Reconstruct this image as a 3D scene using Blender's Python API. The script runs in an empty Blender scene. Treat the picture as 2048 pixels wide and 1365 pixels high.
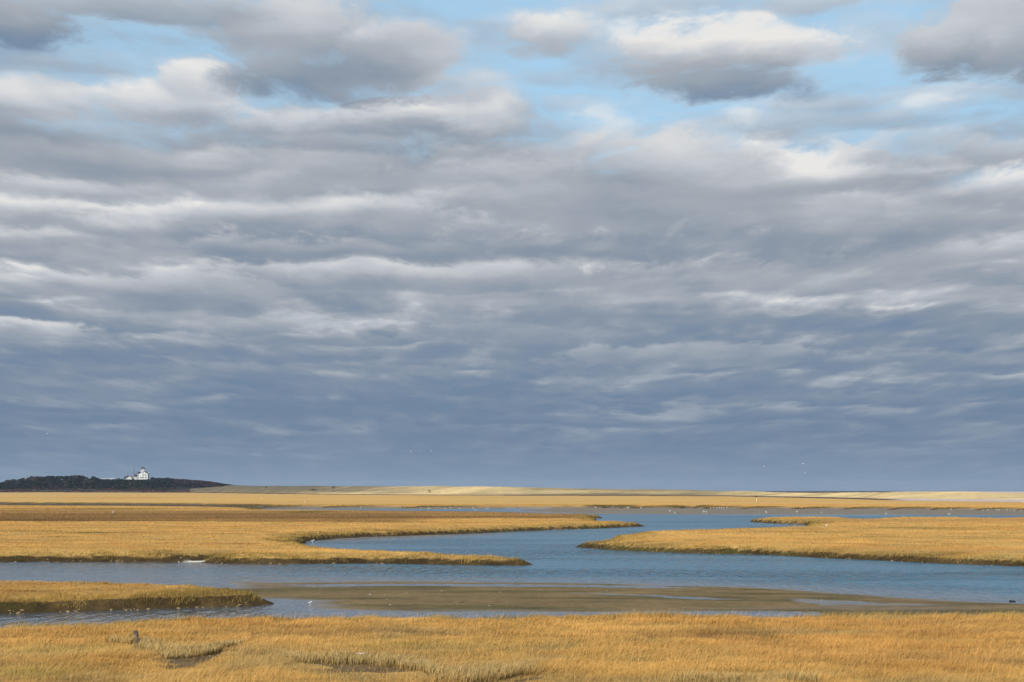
import bpy, bmesh, math, random
import numpy as np

random.seed(7)
rng = np.random.default_rng(11)
S = bpy.context.scene
COL = S.collection
R = math.radians

# ------------------------------------------------------------ camera
CAM_H = 7.0            # metres above the marsh
F = 4000.0             # focal length in photo pixels (2048 wide)
HX, HY = 1024.0, 976.0 # where the horizon's centre lies in the photograph
cam = bpy.data.cameras.new('camera')
cam.sensor_width = 36.0
cam.lens = F * 36.0 / 2048.0
cam.shift_y = (HY - 682.5) / 2048.0
cam.clip_start = 0.5
cam.clip_end = 90000
co = bpy.data.objects.new('camera', cam)
co.location = (0, 0, CAM_H)
co.rotation_euler = (R(90), 0, 0)
COL.objects.link(co)
S.camera = co

# ------------------------------------------------------------ view, sun
S.view_settings.view_transform = 'Standard'
S.view_settings.look = 'None'
S.view_settings.gamma = 1
EXPO = 0.35
S.view_settings.exposure = EXPO
SUN_AZ, SUN_EL = 212.0, 30.0      # compass-like: 0 = straight ahead, clockwise
sd_ = (math.sin(R(SUN_AZ))*math.cos(R(SUN_EL)), math.cos(R(SUN_AZ))*math.cos(R(SUN_EL)), math.sin(R(SUN_EL)))
sl = bpy.data.lights.new('sun', 'SUN')
sl.energy = 3.9
sl.angle = R(0.6)
sl.color = (1.0, 0.93, 0.82)
so = bpy.data.objects.new('sun', sl)
so.rotation_euler = (R(90-SUN_EL), 0, -R(SUN_AZ) + math.pi)
so.location = (-60, -60, 90)
COL.objects.link(so)
from mathutils import Vector
so.rotation_euler = Vector(sd_).to_track_quat('Z', 'Y').to_euler()

# ------------------------------------------------------------ node helper
class N:
    def __init__(s, tree): s.t = tree; s.n = tree.nodes; s.l = tree.links
    def new(s, kind, **kw):
        n = s.n.new(kind)
        for k, v in kw.items(): setattr(n, k, v)
        return n
    def put(s, sock, v):
        if isinstance(v, bpy.types.NodeSocket): s.l.new(v, sock)
        else: sock.default_value = v
    def m(s, op, a, b=None, c=None, clamp=False):
        n = s.n.new('ShaderNodeMath'); n.operation = op; n.use_clamp = clamp
        s.put(n.inputs[0], a)
        if b is not None: s.put(n.inputs[1], b)
        if c is not None: s.put(n.inputs[2], c)
        return n.outputs[0]
    def mr(s, v, a, b, c=0.0, d=1.0, smooth=True):
        n = s.n.new('ShaderNodeMapRange'); n.interpolation_type = 'SMOOTHSTEP' if smooth else 'LINEAR'
        s.put(n.inputs[0], v)
        for i, q in enumerate((a, b, c, d)): s.put(n.inputs[i+1], q)
        return n.outputs[0]
    def lerp(s, f, a, b):
        n = s.n.new('ShaderNodeMix'); n.data_type = 'FLOAT'
        s.put(n.inputs[0], f); s.put(n.inputs[2], a); s.put(n.inputs[3], b)
        return n.outputs[0]
    def mixc(s, f, a, b, blend='MIX'):
        n = s.n.new('ShaderNodeMix'); n.data_type = 'RGBA'; n.blend_type = blend
        s.put(n.inputs[0], f); s.put(n.inputs[6], a); s.put(n.inputs[7], b)
        return n.outputs[2]
    def noise(s, vec, scale, detail=4, rough=0.5, dist=0.0, dims='3D'):
        n = s.n.new('ShaderNodeTexNoise'); n.noise_dimensions = dims
        if vec is not None: s.l.new(vec, n.inputs['Vector'])
        n.inputs['Scale'].default_value = scale; n.inputs['Detail'].default_value = detail
        n.inputs['Roughness'].default_value = rough; n.inputs['Distortion'].default_value = dist
        return n.outputs['Fac']
    def comb(s, x, y, z=0.0):
        n = s.n.new('ShaderNodeCombineXYZ')
        for i, q in enumerate((x, y, z)): s.put(n.inputs[i], q)
        return n.outputs[0]
    def ramp(s, f, stops):
        n = s.n.new('ShaderNodeValToRGB'); cr = n.color_ramp
        while len(cr.elements) > 1: cr.elements.remove(cr.elements[-1])
        cr.elements[0].position = stops[0][0]; cr.elements[0].color = stops[0][1]
        for p, c in stops[1:]:
            e = cr.elements.new(p); e.color = c
        s.put(n.inputs[0], f)
        return n.outputs[0]

def lin(r, g, b):
    f = lambda c: (c/255/12.92 if c/255 <= 0.04045 else ((c/255+0.055)/1.055)**2.4)
    return (f(r), f(g), f(b), 1.0)

# ------------------------------------------------------------ sky and cloud cover
w = bpy.data.worlds.new('World'); S.world = w; w.use_nodes = True
w.node_tree.nodes.clear()
k = N(w.node_tree)
tc = k.new('ShaderNodeTexCoord')
sp = k.new('ShaderNodeSeparateXYZ'); k.l.new(tc.outputs['Generated'], sp.inputs[0])
dx, dy, dz = sp.outputs
az = k.m('ARCTAN2', dx, dy)
hyp = k.m('SQRT', k.m('MULTIPLY_ADD', dx, dx, k.m('MULTIPLY', dy, dy)))
el = k.m('DIVIDE', dz, k.m('MAXIMUM', hyp, 0.001))
el = k.m('MINIMUM', el, 6.0)
# azimuth and elevation in quarter-milliradians, from the same corner the cloud list below uses
U0 = k.m('MULTIPLY_ADD', az, F, HX)
V0 = k.m('MULTIPLY_ADD', el, -F, HY)
elp = k.m('MAXIMUM', el, 0.0)
wd = k.m('ADD', elp, 0.050)                       # clouds crowd together towards the horizon
cx_ = k.m('DIVIDE', az, wd)
lw = k.m('LOGARITHM', wd, math.e)
cy_ = k.m('MULTIPLY_ADD', lw, 1.6, k.m('DIVIDE', -0.10, wd))
pv = k.comb(cx_, cy_, 0.0)
pv2 = k.comb(k.m('MULTIPLY', cx_, 0.45), cy_, 3.1)
nA = k.m('SUBTRACT', k.noise(pv, 3.1, 7, 0.56, 0.25), 0.5)
nB = k.m('SUBTRACT', k.noise(k.comb(cx_, cy_, 7.7), 3.6, 7, 0.56, 0.25), 0.5)
nC = k.m('SUBTRACT', k.noise(pv2, 5.5, 6, 0.55, 0.3), 0.5)
nD = k.m('SUBTRACT', k.noise(k.comb(cx_, cy_, 12.3), 7.5, 7, 0.6, 0.5), 0.5)
amp = k.m('MULTIPLY_ADD', wd, 900.0, 8.0)
U = k.m('MULTIPLY_ADD', nA, k.m('MULTIPLY', amp, 0.9), U0)
V = k.m('MULTIPLY_ADD', nB, k.m('MULTIPLY', amp, 0.42), V0)
nF = k.m('SUBTRACT', k.noise(k.comb(cx_, cy_, 21.9), 17.0, 6, 0.62, 0.9), 0.5)
nG = k.m('SUBTRACT', k.noise(pv2, 1.9, 5, 0.55, 0.2), 0.5)
nE = k.m('MULTIPLY_ADD', nD, 1.6, k.m('MULTIPLY_ADD', nF, 0.50, 1.0))
# rows of cloud seen edge on: a lit top that shades off into a dark base
def row_field(freq, off, warp, seedn):
    ph = k.m('MULTIPLY_ADD', lw, freq, off)
    ph = k.m('MULTIPLY_ADD', seedn, warp, ph)
    ph = k.m('MULTIPLY_ADD', nF, 0.12, k.m('MULTIPLY_ADD', nD, 0.32, ph))
    fr = k.m('SUBTRACT', 1.0, k.m('FRACT', ph))
    return k.m('MULTIPLY', k.mr(fr, 0.0, 0.26), k.mr(fr, 0.16, 1.0, 1.0, 0.0))
rowA = row_field(7.0, 0.3, 3.2, nG)
rowB = row_field(11.0, 0.7, 2.3, nA)
# what lies behind every listed cloud: overcast low down, open sky above
B = k.mr(V, 980, 880, 0.12, 0.02)
B = k.m('ADD', B, k.mr(V, 820, 440, 0.0, 0.36))
B = k.m('MULTIPLY_ADD', nC, k.mr(V0, 960, 760, 0.22, 0.36), B)
ampA = k.m('MULTIPLY', k.mr(k.m('MULTIPLY_ADD', nG, 0.9, nB), -0.14, 0.30), k.mr(V0, 960, 560, 0.26, 0.85))
ampB = k.m('MULTIPLY', k.mr(k.m('SUBTRACT', nG, nC), -0.14, 0.26), k.mr(V0, 950, 560, 0.10, 0.24))
B = k.m('MULTIPLY_ADD', rowA, ampA, B)
B = k.m('MULTIPLY_ADD', rowB, ampB, B)
B = k.m('SUBTRACT', B, k.mr(V0, 900, 560, 0.0, 0.05))
B = k.m('MULTIPLY_ADD', nD, 0.12, B)
side = k.mr(U0, 900, 1400, 0.0, 62.0)
A = k.mr(k.m('SUBTRACT', k.m('MULTIPLY_ADD', nA, 260.0, k.m('MULTIPLY_ADD', nD, 120.0, V)), side), 170, 300)
# a thin uneven veil over the open sky
veil = k.mr(k.m('ADD', k.m('MULTIPLY', nC, 0.9), nB), -0.10, 0.28, 0.0, 0.72)
A = k.m('MAXIMUM', A, k.m('MULTIPLY', veil, k.mr(V0, -60, 60, 0.4, 1.0)))
high = k.mr(k.m('ADD', nA, k.m('MULTIPLY', nC, 0.6)), 0.02, 0.16)
A = k.m('MAXIMUM', A, k.m('MULTIPLY', high, k.mr(V0, 20, -260)))
B = k.lerp(k.mr(V0, 120, -120), B, k.m('MULTIPLY_ADD', nB, 1.6, 0.62))
# x, y, half width, half height, brightness at top, at base, opacity, edge softness
CL = [
 # low and far
 (515,909,16,5,.75,.5,.5,.8), (570,897,20,4.5,.65,.5,.4,.8), (120,912,60,6,.5,.3,.4,.8), (1300,920,30,4,.5,.4,.35,.8),
 (960,887,24,5,.45,.3,.3,.8), (640,912,60,4,.4,.3,.3,.8), (1780,905,200,6,.3,.2,.3,.9), (150,880,260,9,.35,.2,.3,.9),
 (1400,714,300,26,.56,.26,.85,.4), (1830,722,190,14,.36,.2,.6,.9), (1250,745,140,14,.30,.15,.5,.9), (1980,690,130,16,.3,.2,.5,.9),
 (120,702,80,10,.55,.35,.6,.9), (60,668,170,26,.98,.38,.9,.6), (400,682,80,15,.66,.3,.75,.8), (520,652,140,22,.52,.3,.7,.8),
 (300,640,200,16,.45,.3,.5,.9), (120,780,260,22,.32,.15,.5,1.), (520,775,300,14,.3,.15,.5,1.),
 (260,606,300,22,.42,.22,.6,.9), (1330,600,340,26,.42,.25,.5,1.),
 (1000,662,250,16,.38,.2,.6,.7), (300,742,300,16,.36,.2,.6,.8), (720,738,260,14,.38,.22,.6,.8), (1650,800,300,14,.30,.18,.5,.8), (1300,676,420,16,.22,.12,.5,.9),
 (1000,606,300,22,.44,.25,.6,.7), (1500,566,350,30,.44,.28,.6,.8), (1900,606,250,22,.42,.25,.6,.8),
 (400,578,420,36,.60,.28,.85,.6), (560,560,170,36,.78,.36,.8,.7), (860,548,400,36,.64,.30,.92,.35), (760,505,480,24,.24,.14,.8,.8),
 (1860,508,330,42,.60,.30,.92,.4), (1280,540,260,22,.38,.25,.6,1.),
 (110,520,200,26,.45,.2,.7,.8), (40,490,90,26,.62,.35,.8,.8),
 (1100,500,420,36,.36,.18,.8,.9), (640,500,330,30,.34,.16,.7,.9),
 (90,440,150,40,.80,.30,.92,.6), (300,452,190,42,.80,.26,.92,.6), (650,440,340,54,.72,.18,.95,.7), (900,455,220,28,.6,.28,.7,.9),
 (1500,455,760,80,.40,.16,1.,.8), (1250,400,420,66,.48,.26,.95,.8),
 (110,392,150,28,.64,.4,.8,.8), (520,380,160,34,.55,.38,.7,.9), (330,400,130,26,.40,.25,.7,.8),
 (1990,395,220,46,.86,.34,.95,.7), (1640,350,300,56,.98,.38,.97,.6), (1330,322,260,82,.66,.34,.97,.7), (1160,300,150,50,.62,.45,.8,.9),
 (960,345,240,48,.58,.42,.8,.9), (1460,380,170,36,.45,.3,.7,.9),
 (1870,315,260,38,.62,.45,.8,.8), (1780,330,90,36,.42,.3,.6,1.), (1690,255,200,28,.60,.45,.75,.8),
 (330,335,250,40,.52,.2,.85,.8), (420,310,90,24,.7,.4,.6,1.), (120,320,250,48,.40,.2,.9,.8),
 (60,225,190,48,.80,.42,.95,.7), (180,170,110,70,.55,.5,.45,1.), (330,225,240,54,.84,.30,.95,.7), (410,170,110,52,.90,.65,.95,.6),
 (150,270,330,36,.50,.28,.8,.9), (640,250,240,52,.74,.18,.95,.7), (1000,215,110,44,.78,.4,.95,.7), (860,238,230,58,.84,.14,.97,.6),
 (700,280,260,22,.32,.15,.8,.8),
 (600,60,270,95,.66,.45,.97,.7), (790,115,150,100,.78,.40,.97,.6), (650,150,215,80,.36,.06,.97,.8), (740,190,150,40,.26,.14,.8,.9),
 (250,30,330,46,.44,.30,.9,.7), (20,75,160,90,.30,.12,.98,.7), (480,75,90,40,.5,.42,.7,1.),
 (1100,150,90,26,.40,.25,.5,1.), (1090,64,165,54,.82,.42,.95,.8), (820,60,120,80,.72,.5,.75,1.), (1230,35,120,50,.7,.55,.7,1.), (1330,12,260,26,.66,.5,.8,.9), (1270,110,160,80,.62,.34,.85,1.), (1620,215,240,34,.62,.42,.8,1.), (1960,205,180,24,.55,.42,.7,1.), (1010,250,150,40,.64,.36,.9,1.), (1200,75,120,60,.66,.42,.8,1.), (1725,75,90,60,.55,.42,.6,1.), (930,170,110,50,.68,.40,.85,1.), (1120,205,120,26,.60,.42,.6,1.),
 (1455,172,215,56,.34,.06,.95,.7), (1440,102,290,92,1.0,.30,1.,.75), (1620,20,170,26,.6,.42,.85,.8),
 (1925,100,180,88,.64,.22,.97,.6), (2030,130,140,70,.5,.24,.95,.7), (2000,20,180,60,.62,.55,.8,.9),
 (1780,190,60,12,.4,.35,.4,1.), (1960,225,140,14,.5,.45,.35,1.)
]
# relief: billows are brighter where the cloud thickens downwards (their lit tops), darker under them
def relief(scale, d, det, z_):
    lo = k.noise(k.comb(cx_, k.m('SUBTRACT', cy_, d), z_), scale, det, 0.52, 0.35)
    hi = k.noise(k.comb(cx_, k.m('ADD', cy_, d), z_), scale, det, 0.52, 0.35)
    return k.m('SUBTRACT', lo, hi)
rl1 = relief(1.6, 0.085, 2, 30.3); rl2 = relief(4.2, 0.035, 3, 41.7)
rl = k.m('MULTIPLY_ADD', rl1, 1.15, k.m('MULTIPLY', rl2, 0.38))
B = k.m('MULTIPLY_ADD', rl, k.mr(V0, 950, 520, 0.22, 0.66), B)
tn = k.m('MULTIPLY_ADD', nF, 0.10, k.m('MULTIPLY_ADD', rl, 0.6, k.m('MULTIPLY', nD, 0.22)))
for (x, y, a, b, t0, t1, op, sf) in CL:
    sf = sf*1.15; a = a*1.10; b = b*1.10; op = op*(0.86 if op < .9 else 1.0)
    p = k.m('MULTIPLY_ADD', U, 1/a, -x/a)
    q = k.m('MULTIPLY_ADD', V, 1/b, -y/b)
    r2 = k.m('MULTIPLY_ADD', p, p, k.m('MULTIPLY', q, q))
    e = k.m('SUBTRACT', nE, r2)
    al = k.mr(e, 0.0, sf, 0.0, op)
    if y < 600: t0 += .08; t1 -= .05
    t = k.mr(k.m('MULTIPLY_ADD', nC, 0.8, q), -0.6, 0.6, t0, t1)
    t = k.m('ADD', tn, t)
    B = k.lerp(al, B, t)
    A = k.m('MAXIMUM', A, al)
B = k.m('ADD', B, k.mr(V0, 820, 560, 0.0, 0.035))
B = k.m('MULTIPLY_ADD', nB, 0.10, B, clamp=True)
g = 0.5**EXPO
def cl(r, gg, b): 
    c = lin(r, gg, b); return (c[0]*g, c[1]*g, c[2]*g, 1)
cc = k.ramp(B, [(0.0, cl(118,139,164)), (0.2, cl(139,151,166)), (0.45, cl(168,174,183)), (0.7, cl(198,202,208)), (1.0, cl(234,232,229))])
low = k.mr(V0, 520, 880, 0.0, 0.85)
cc = k.mixc(low, cc, k.ramp(B, [(0.0, cl(110,131,156)), (0.25, cl(129,146,166)), (0.6, cl(156,168,182)), (1.0, cl(204,206,206))]))
# the air close to the horizon
airf = k.mr(V0, 850, 975, 0.0, 0.7)
cc = k.mixc(airf, cc, cl(123,145,169))
sky = k.new('ShaderNodeTexSky', sky_type='NISHITA')
sky.sun_disc = False
sky.sun_elevation = R(SUN_EL); sky.sun_rotation = R(SUN_AZ)
sky.air_density = 1.0; sky.dust_density = 0.6; sky.ozone_density = 2.0; sky.altitude = 10
SKYS = 0.10
blue = k.mixc(1.0, sky.outputs[0], (SKYS, SKYS, SKYS, 1), 'MULTIPLY')
blue = k.mixc(k.mr(V0, -300, 160, 0.45, 0.92), blue, cl(168,207,235))
fin = k.mixc(A, blue, cc)
fin = k.mixc(1.0, fin, (1/SKYS, 1/SKYS, 1/SKYS, 1), 'MULTIPLY')
bg = k.new('ShaderNodeBackground'); bg.inputs[1].default_value = SKYS
k.l.new(fin, bg.inputs[0])
wo = k.new('ShaderNodeOutputWorld'); k.l.new(bg.outputs[0], wo.inputs[0])
w.cycles.sampling_method = 'MANUAL'; w.cycles.sample_map_resolution = 512
S.cycles.use_denoising = True

# ============================================================ helpers
def hash2(ix, iy, seed):
    h = (ix.astype(np.int64)*374761393 + iy.astype(np.int64)*668265263 + seed*1442695041) & 0xffffffff
    h = ((h ^ (h >> 13))*1274126177) & 0xffffffff
    return ((h ^ (h >> 16)) & 0xffff).astype(np.float32)/65535.0
def vnoise(x, y, seed=0):
    x = np.asarray(x, np.float64); y = np.asarray(y, np.float64)
    ix = np.floor(x); iy = np.floor(y); fx = x-ix; fy = y-iy
    fx = fx*fx*(3-2*fx); fy = fy*fy*(3-2*fy)
    a = hash2(ix, iy, seed); b = hash2(ix+1, iy, seed); c = hash2(ix, iy+1, seed); d = hash2(ix+1, iy+1, seed)
    return (a*(1-fx)+b*fx)*(1-fy) + (c*(1-fx)+d*fx)*fy - 0.5
def fbm(x, y, sx, sy=None, oct=4, seed=0, gain=0.55):
    sy = sy or sx
    t = 0; a = 1; n = 0
    for o in range(oct):
        t = t + a*vnoise(x/sx*2**o + 17.3*o, y/sy*2**o + 5.1*o, seed+o); n += a; a *= gain
    return t/n*2
def sstep(a, b, x):
    t = np.clip((x-a)/(b-a), 0, 1); return t*t*(3-2*t)
def ground_pt(px, py, z=0.0):            # where the line of sight through a photo point meets height z
    D = (CAM_H - z)*F/(py - HY)
    return ((px-HX)/F*D, D)
def at(px, py, D):                        # the point at distance D seen there
    return ((px-HX)/F*D, D, CAM_H - (py-HY)/F*D)

FZ = {'f': 0.0, 'n': -1.0, 'm': -0.5, '0': 0.0}
def poly(pts):
    return np.array([ground_pt(x, y, FZ[f]) for x, y, f in pts])
def sdist(X, Y, P):                       # signed distance, positive inside
    P = np.asarray(P); Q = np.roll(P, -1, 0)
    best = np.full(X.shape, 1e12); ins = np.zeros(X.shape, bool)
    for (ax, ay), (bx, by) in zip(P, Q):
        ex, ey = bx-ax, by-ay
        L = ex*ex+ey*ey
        if L < 1e-9: continue
        t = np.clip(((X-ax)*ex + (Y-ay)*ey)/L, 0, 1)
        d = (X-ax-t*ex)**2 + (Y-ay-t*ey)**2
        np.minimum(best, d, out=best)
        if ay != by:
            c = ((ay > Y) != (by > Y)) & (X < (bx-ax)*(Y-ay)/(by-ay) + ax)
            ins ^= c
    return np.where(ins, 1, -1)*np.sqrt(best)

# ---- the marsh platforms, outlined along their banks
MARSH = [poly(p) for p in [
 # near meadow
 [(-900,1262,'f'),(0,1253,'f'),(100,1250,'f'),(200,1246,'f'),(250,1238,'f'),(330,1234,'f'),(500,1230,'f'),(650,1231,'f'),(900,1231.5,'f'),
  (1100,1230,'f'),(1180,1227,'f'),(1320,1226,'f'),(1450,1229,'f'),(1560,1230,'f'),(1650,1227.5,'f'),(1750,1226,'f'),(1900,1226,'f'),(2048,1228,'f'),(3000,1228,'f'),
  (3600,2600,'0'),(-1600,2600,'0')],
 # spit on the left
 [(-900,1150,'f'),(0,1158,'f'),(200,1163,'f'),(400,1168,'f'),(470,1171,'f'),(488,1175.5,'f'),(505,1177.2,'f'),(524,1207.5,'n'),
  (512,1209.3,'n'),(440,1213,'n'),(300,1217,'n'),(150,1222,'n'),(0,1226,'n'),(-900,1236,'n')],
 # long tongue on the left
 [(-900,1005.5,'f'),(0,1009.8,'f'),(300,1012.2,'f'),(460,1014,'f'),(520,1016,'f'),(530,1019,'f'),(700,1020.5,'f'),(900,1022.5,'f'),(1000,1023.5,'f'),
  (1100,1026.5,'f'),(1165,1027.8,'f'),(1188,1028.3,'f'),(1202,1036.3,'n'),(1194,1037.2,'n'),(1178,1037.4,'n'),(1190,1039.5,'f'),(1212,1042,'f'),(1240,1042.3,'f'),(1268,1042.6,'f'),(1283,1052.4,'n'),
  (1272,1053.4,'n'),(1203,1056.8,'n'),(1102,1060.3,'n'),(1000,1064.4,'n'),(881,1069.5,'n'),(754,1073.3,'n'),(652,1078.4,'n'),(600,1083,'n'),(590,1085,'m'),
  (619,1086,'f'),(678,1093,'f'),(779,1098.5,'f'),(881,1102.5,'f'),(957,1107,'f'),(1012,1109,'f'),(1036,1110,'f'),(1050,1129.6,'n'),
  (1038,1131,'n'),(900,1129.8,'n'),(754,1127,'n'),(637,1127.5,'n'),(560,1128,'n'),(420,1126,'n'),(414,1120,'n'),(372,1121,'n'),(366,1124,'n'),(200,1123,'n'),(0,1124,'n'),(-900,1124,'n')],
 # tongue on the right
 [(1503,1044.0,'n'),(1513,1035.2,'f'),(1530,1034.6,'f'),(1580,1033.7,'f'),(1687,1033.7,'f'),(1722,1037.2,'f'),(1754,1036,'f'),(1781,1033.7,'f'),(1901,1033.7,'f'),(1982,1036,'f'),(2048,1035,'f'),(3000,1035,'f'),
  (3000,1172,'n'),(2400,1148,'n'),(2048,1132.6,'n'),(1928,1128.6,'n'),(1794,1122,'n'),(1655,1116.6,'n'),(1567,1111.2,'n'),(1520,1109.6,'n'),(1432,1107.6,'n'),(1325,1104.2,'n'),(1228,1100.4,'n'),(1178,1096,'n'),(1164,1094.6,'n'),
  (1178,1079.6,'f'),(1202,1078.6,'f'),(1219,1076.6,'f'),(1228,1069,'f'),(1250,1064.5,'f'),(1305,1060.6,'f'),(1406,1058,'f'),(1520,1054.2,'f'),(1588,1052.6,'f'),(1622,1051,'m'),(1622,1050.3,'n'),(1553,1048,'n'),(1510,1044.8,'n')],
 # the far marsh
 [(-900,1004,'n'),(0,1008.2,'n'),(300,1010.8,'n'),(460,1012.8,'n'),(525,1015.3,'n'),(700,1016.2,'n'),(1000,1017,'n'),(1195,1017,'n'),(1215,1015.4,'n'),(1232,1015.4,'n'),(1245,1017,'n'),(1350,1017.5,'n'),(1372,1016,'n'),(1390,1016,'n'),(1402,1017.5,'n'),
  (1500,1018.3,'n'),(1700,1019.4,'n'),(2048,1021.7,'n'),(3000,1028,'n'),(3000,1009,'f'),(2048,1003.3,'f'),(1800,1000.5,'f'),(1680,997,'f'),(1600,995.3,'f'),(1500,993.3,'f'),(1450,992.3,'f'),(1280,991.6,'f'),(1000,991,'f'),
  (750,989.6,'f'),(600,988.2,'f'),(500,987,'f'),(400,985.7,'f'),(80,984.9,'f'),(-900,984.9,'f')],
]]
FLATS = [poly(p) for p in [
 [(470,1163.5,'n'),(560,1166,'n'),(700,1163.8,'n'),(900,1163.8,'n'),(1100,1164.5,'n'),(1300,1169,'n'),(1480,1175,'n'),(1660,1183.5,'n'),(1850,1196,'n'),(2048,1206.5,'n'),(2900,1228,'n'),
  (2900,1300,'n'),(1560,1300,'n'),(1540,1224.5,'n'),(1200,1224,'n'),(900,1224,'n'),(760,1223,'n'),(690,1221,'n'),(625,1217.5,'n'),(600,1214,'n'),(618,1209,'n'),(606,1203.5,'n'),(560,1198.5,'n'),(500,1197,'n'),(440,1190,'n')],
 [(1030,1021.6,'n'),(1100,1017.6,'n'),(1130,1012,'n'),(2048,1016,'n'),(3000,1020,'n'),(3000,1033,'n'),(2048,1031.3,'n'),(1840,1029.8,'n'),(1640,1029.8,'n'),(1520,1029.3,'n'),(1350,1028.7,'n'),(1190,1028,'n'),(1120,1026,'n')],
 [(640,1076,'n'),(880,1062,'n'),(900,1071,'n'),(754,1075,'n'),(655,1080,'n')],
 [(360,1118,'n'),(422,1116,'n'),(420,1126.3,'n'),(350,1126,'n')],
 [(-900,996,'n'),(300,1004,'n'),(580,1010,'n'),(575,1017.6,'n'),(520,1018.6,'n'),(0,1014,'n'),(-900,1010,'n')],
 [(545,1016,'n'),(560,1012,'n'),(1030,1012,'n'),(1010,1018.4,'n'),(860,1018.6,'n'),(700,1018,'n'),(560,1018.6,'n')],
]]
POOLS = [(poly(p), d) for p, d in [
 ([(560,1170.5,'n'),(760,1168.5,'n'),(1000,1168.3,'n'),(1200,1170.5,'n'),(1400,1176.5,'n'),(1500,1179.5,'n'),(1300,1178,'n'),(1150,1175.5,'n'),(950,1174,'n'),(800,1172.6,'n'),(640,1174,'n')], .10),
 ([(1140,1187,'n'),(1230,1188.5,'n'),(1330,1191,'n'),(1420,1197,'n'),(1520,1201,'n'),(1560,1205,'n'),(1480,1201.5,'n'),(1400,1199.5,'n'),(1300,1195,'n'),(1200,1190,'n')], .08),
 ([(1560,1196,'n'),(1660,1199,'n'),(1780,1206,'n'),(1960,1211,'n'),(1860,1213,'n'),(1740,1213,'n'),(1640,1211,'n'),(1570,1204,'n')], .055),
 ([(1640,1210,'n'),(1760,1214,'n'),(1720,1217,'n'),(1600,1213,'n')], .055),
 ([(900,1227,'n'),(1560,1224,'n'),(1640,1224.5,'n'),(1640,1300,'n'),(500,1300,'n'),(560,1223,'n'),(700,1223.5,'n')], .3),
 ([(1225,1024,'n'),(1300,1024.4,'n'),(1300,1025,'n'),(1225,1024.8,'n')], .1),
]]
HOLLOWS = [np.array([ground_pt(x, y, -0.14) for x, y in p]) for p in [
 [(318,1330),(345,1318),(400,1314),(440,1309),(456,1312),(430,1329),(385,1342),(340,1345)],
 [(612,1334),(660,1329),(740,1333),(800,1340),(852,1344),(840,1351),(760,1355),(660,1351)],
 [(872,1372),(930,1370),(1000,1365),(1075,1354),(1092,1360),(1030,1376),(930,1385)],
 [(262,1287),(280,1282),(292,1290),(286,1300),(266,1297)],
]]
def marsh_sd(X, Y):
    s = np.full(X.shape, -1e9)
    for P in MARSH: s = np.maximum(s, sdist(X, Y, P))
    return s
def edge_wobble(X, Y):
    d = np.clip(Y/200, .5, 4)
    return fbm(X, Y, 5.5, 7.0, 4, 3)*0.75*d + fbm(X, Y, 1.1, 1.4, 2, 9)*0.35
def hollow_sd(X, Y):
    s = np.full(X.shape, -1e9)
    for P in HOLLOWS: s = np.maximum(s, sdist(X, Y, P))
    return s

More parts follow.
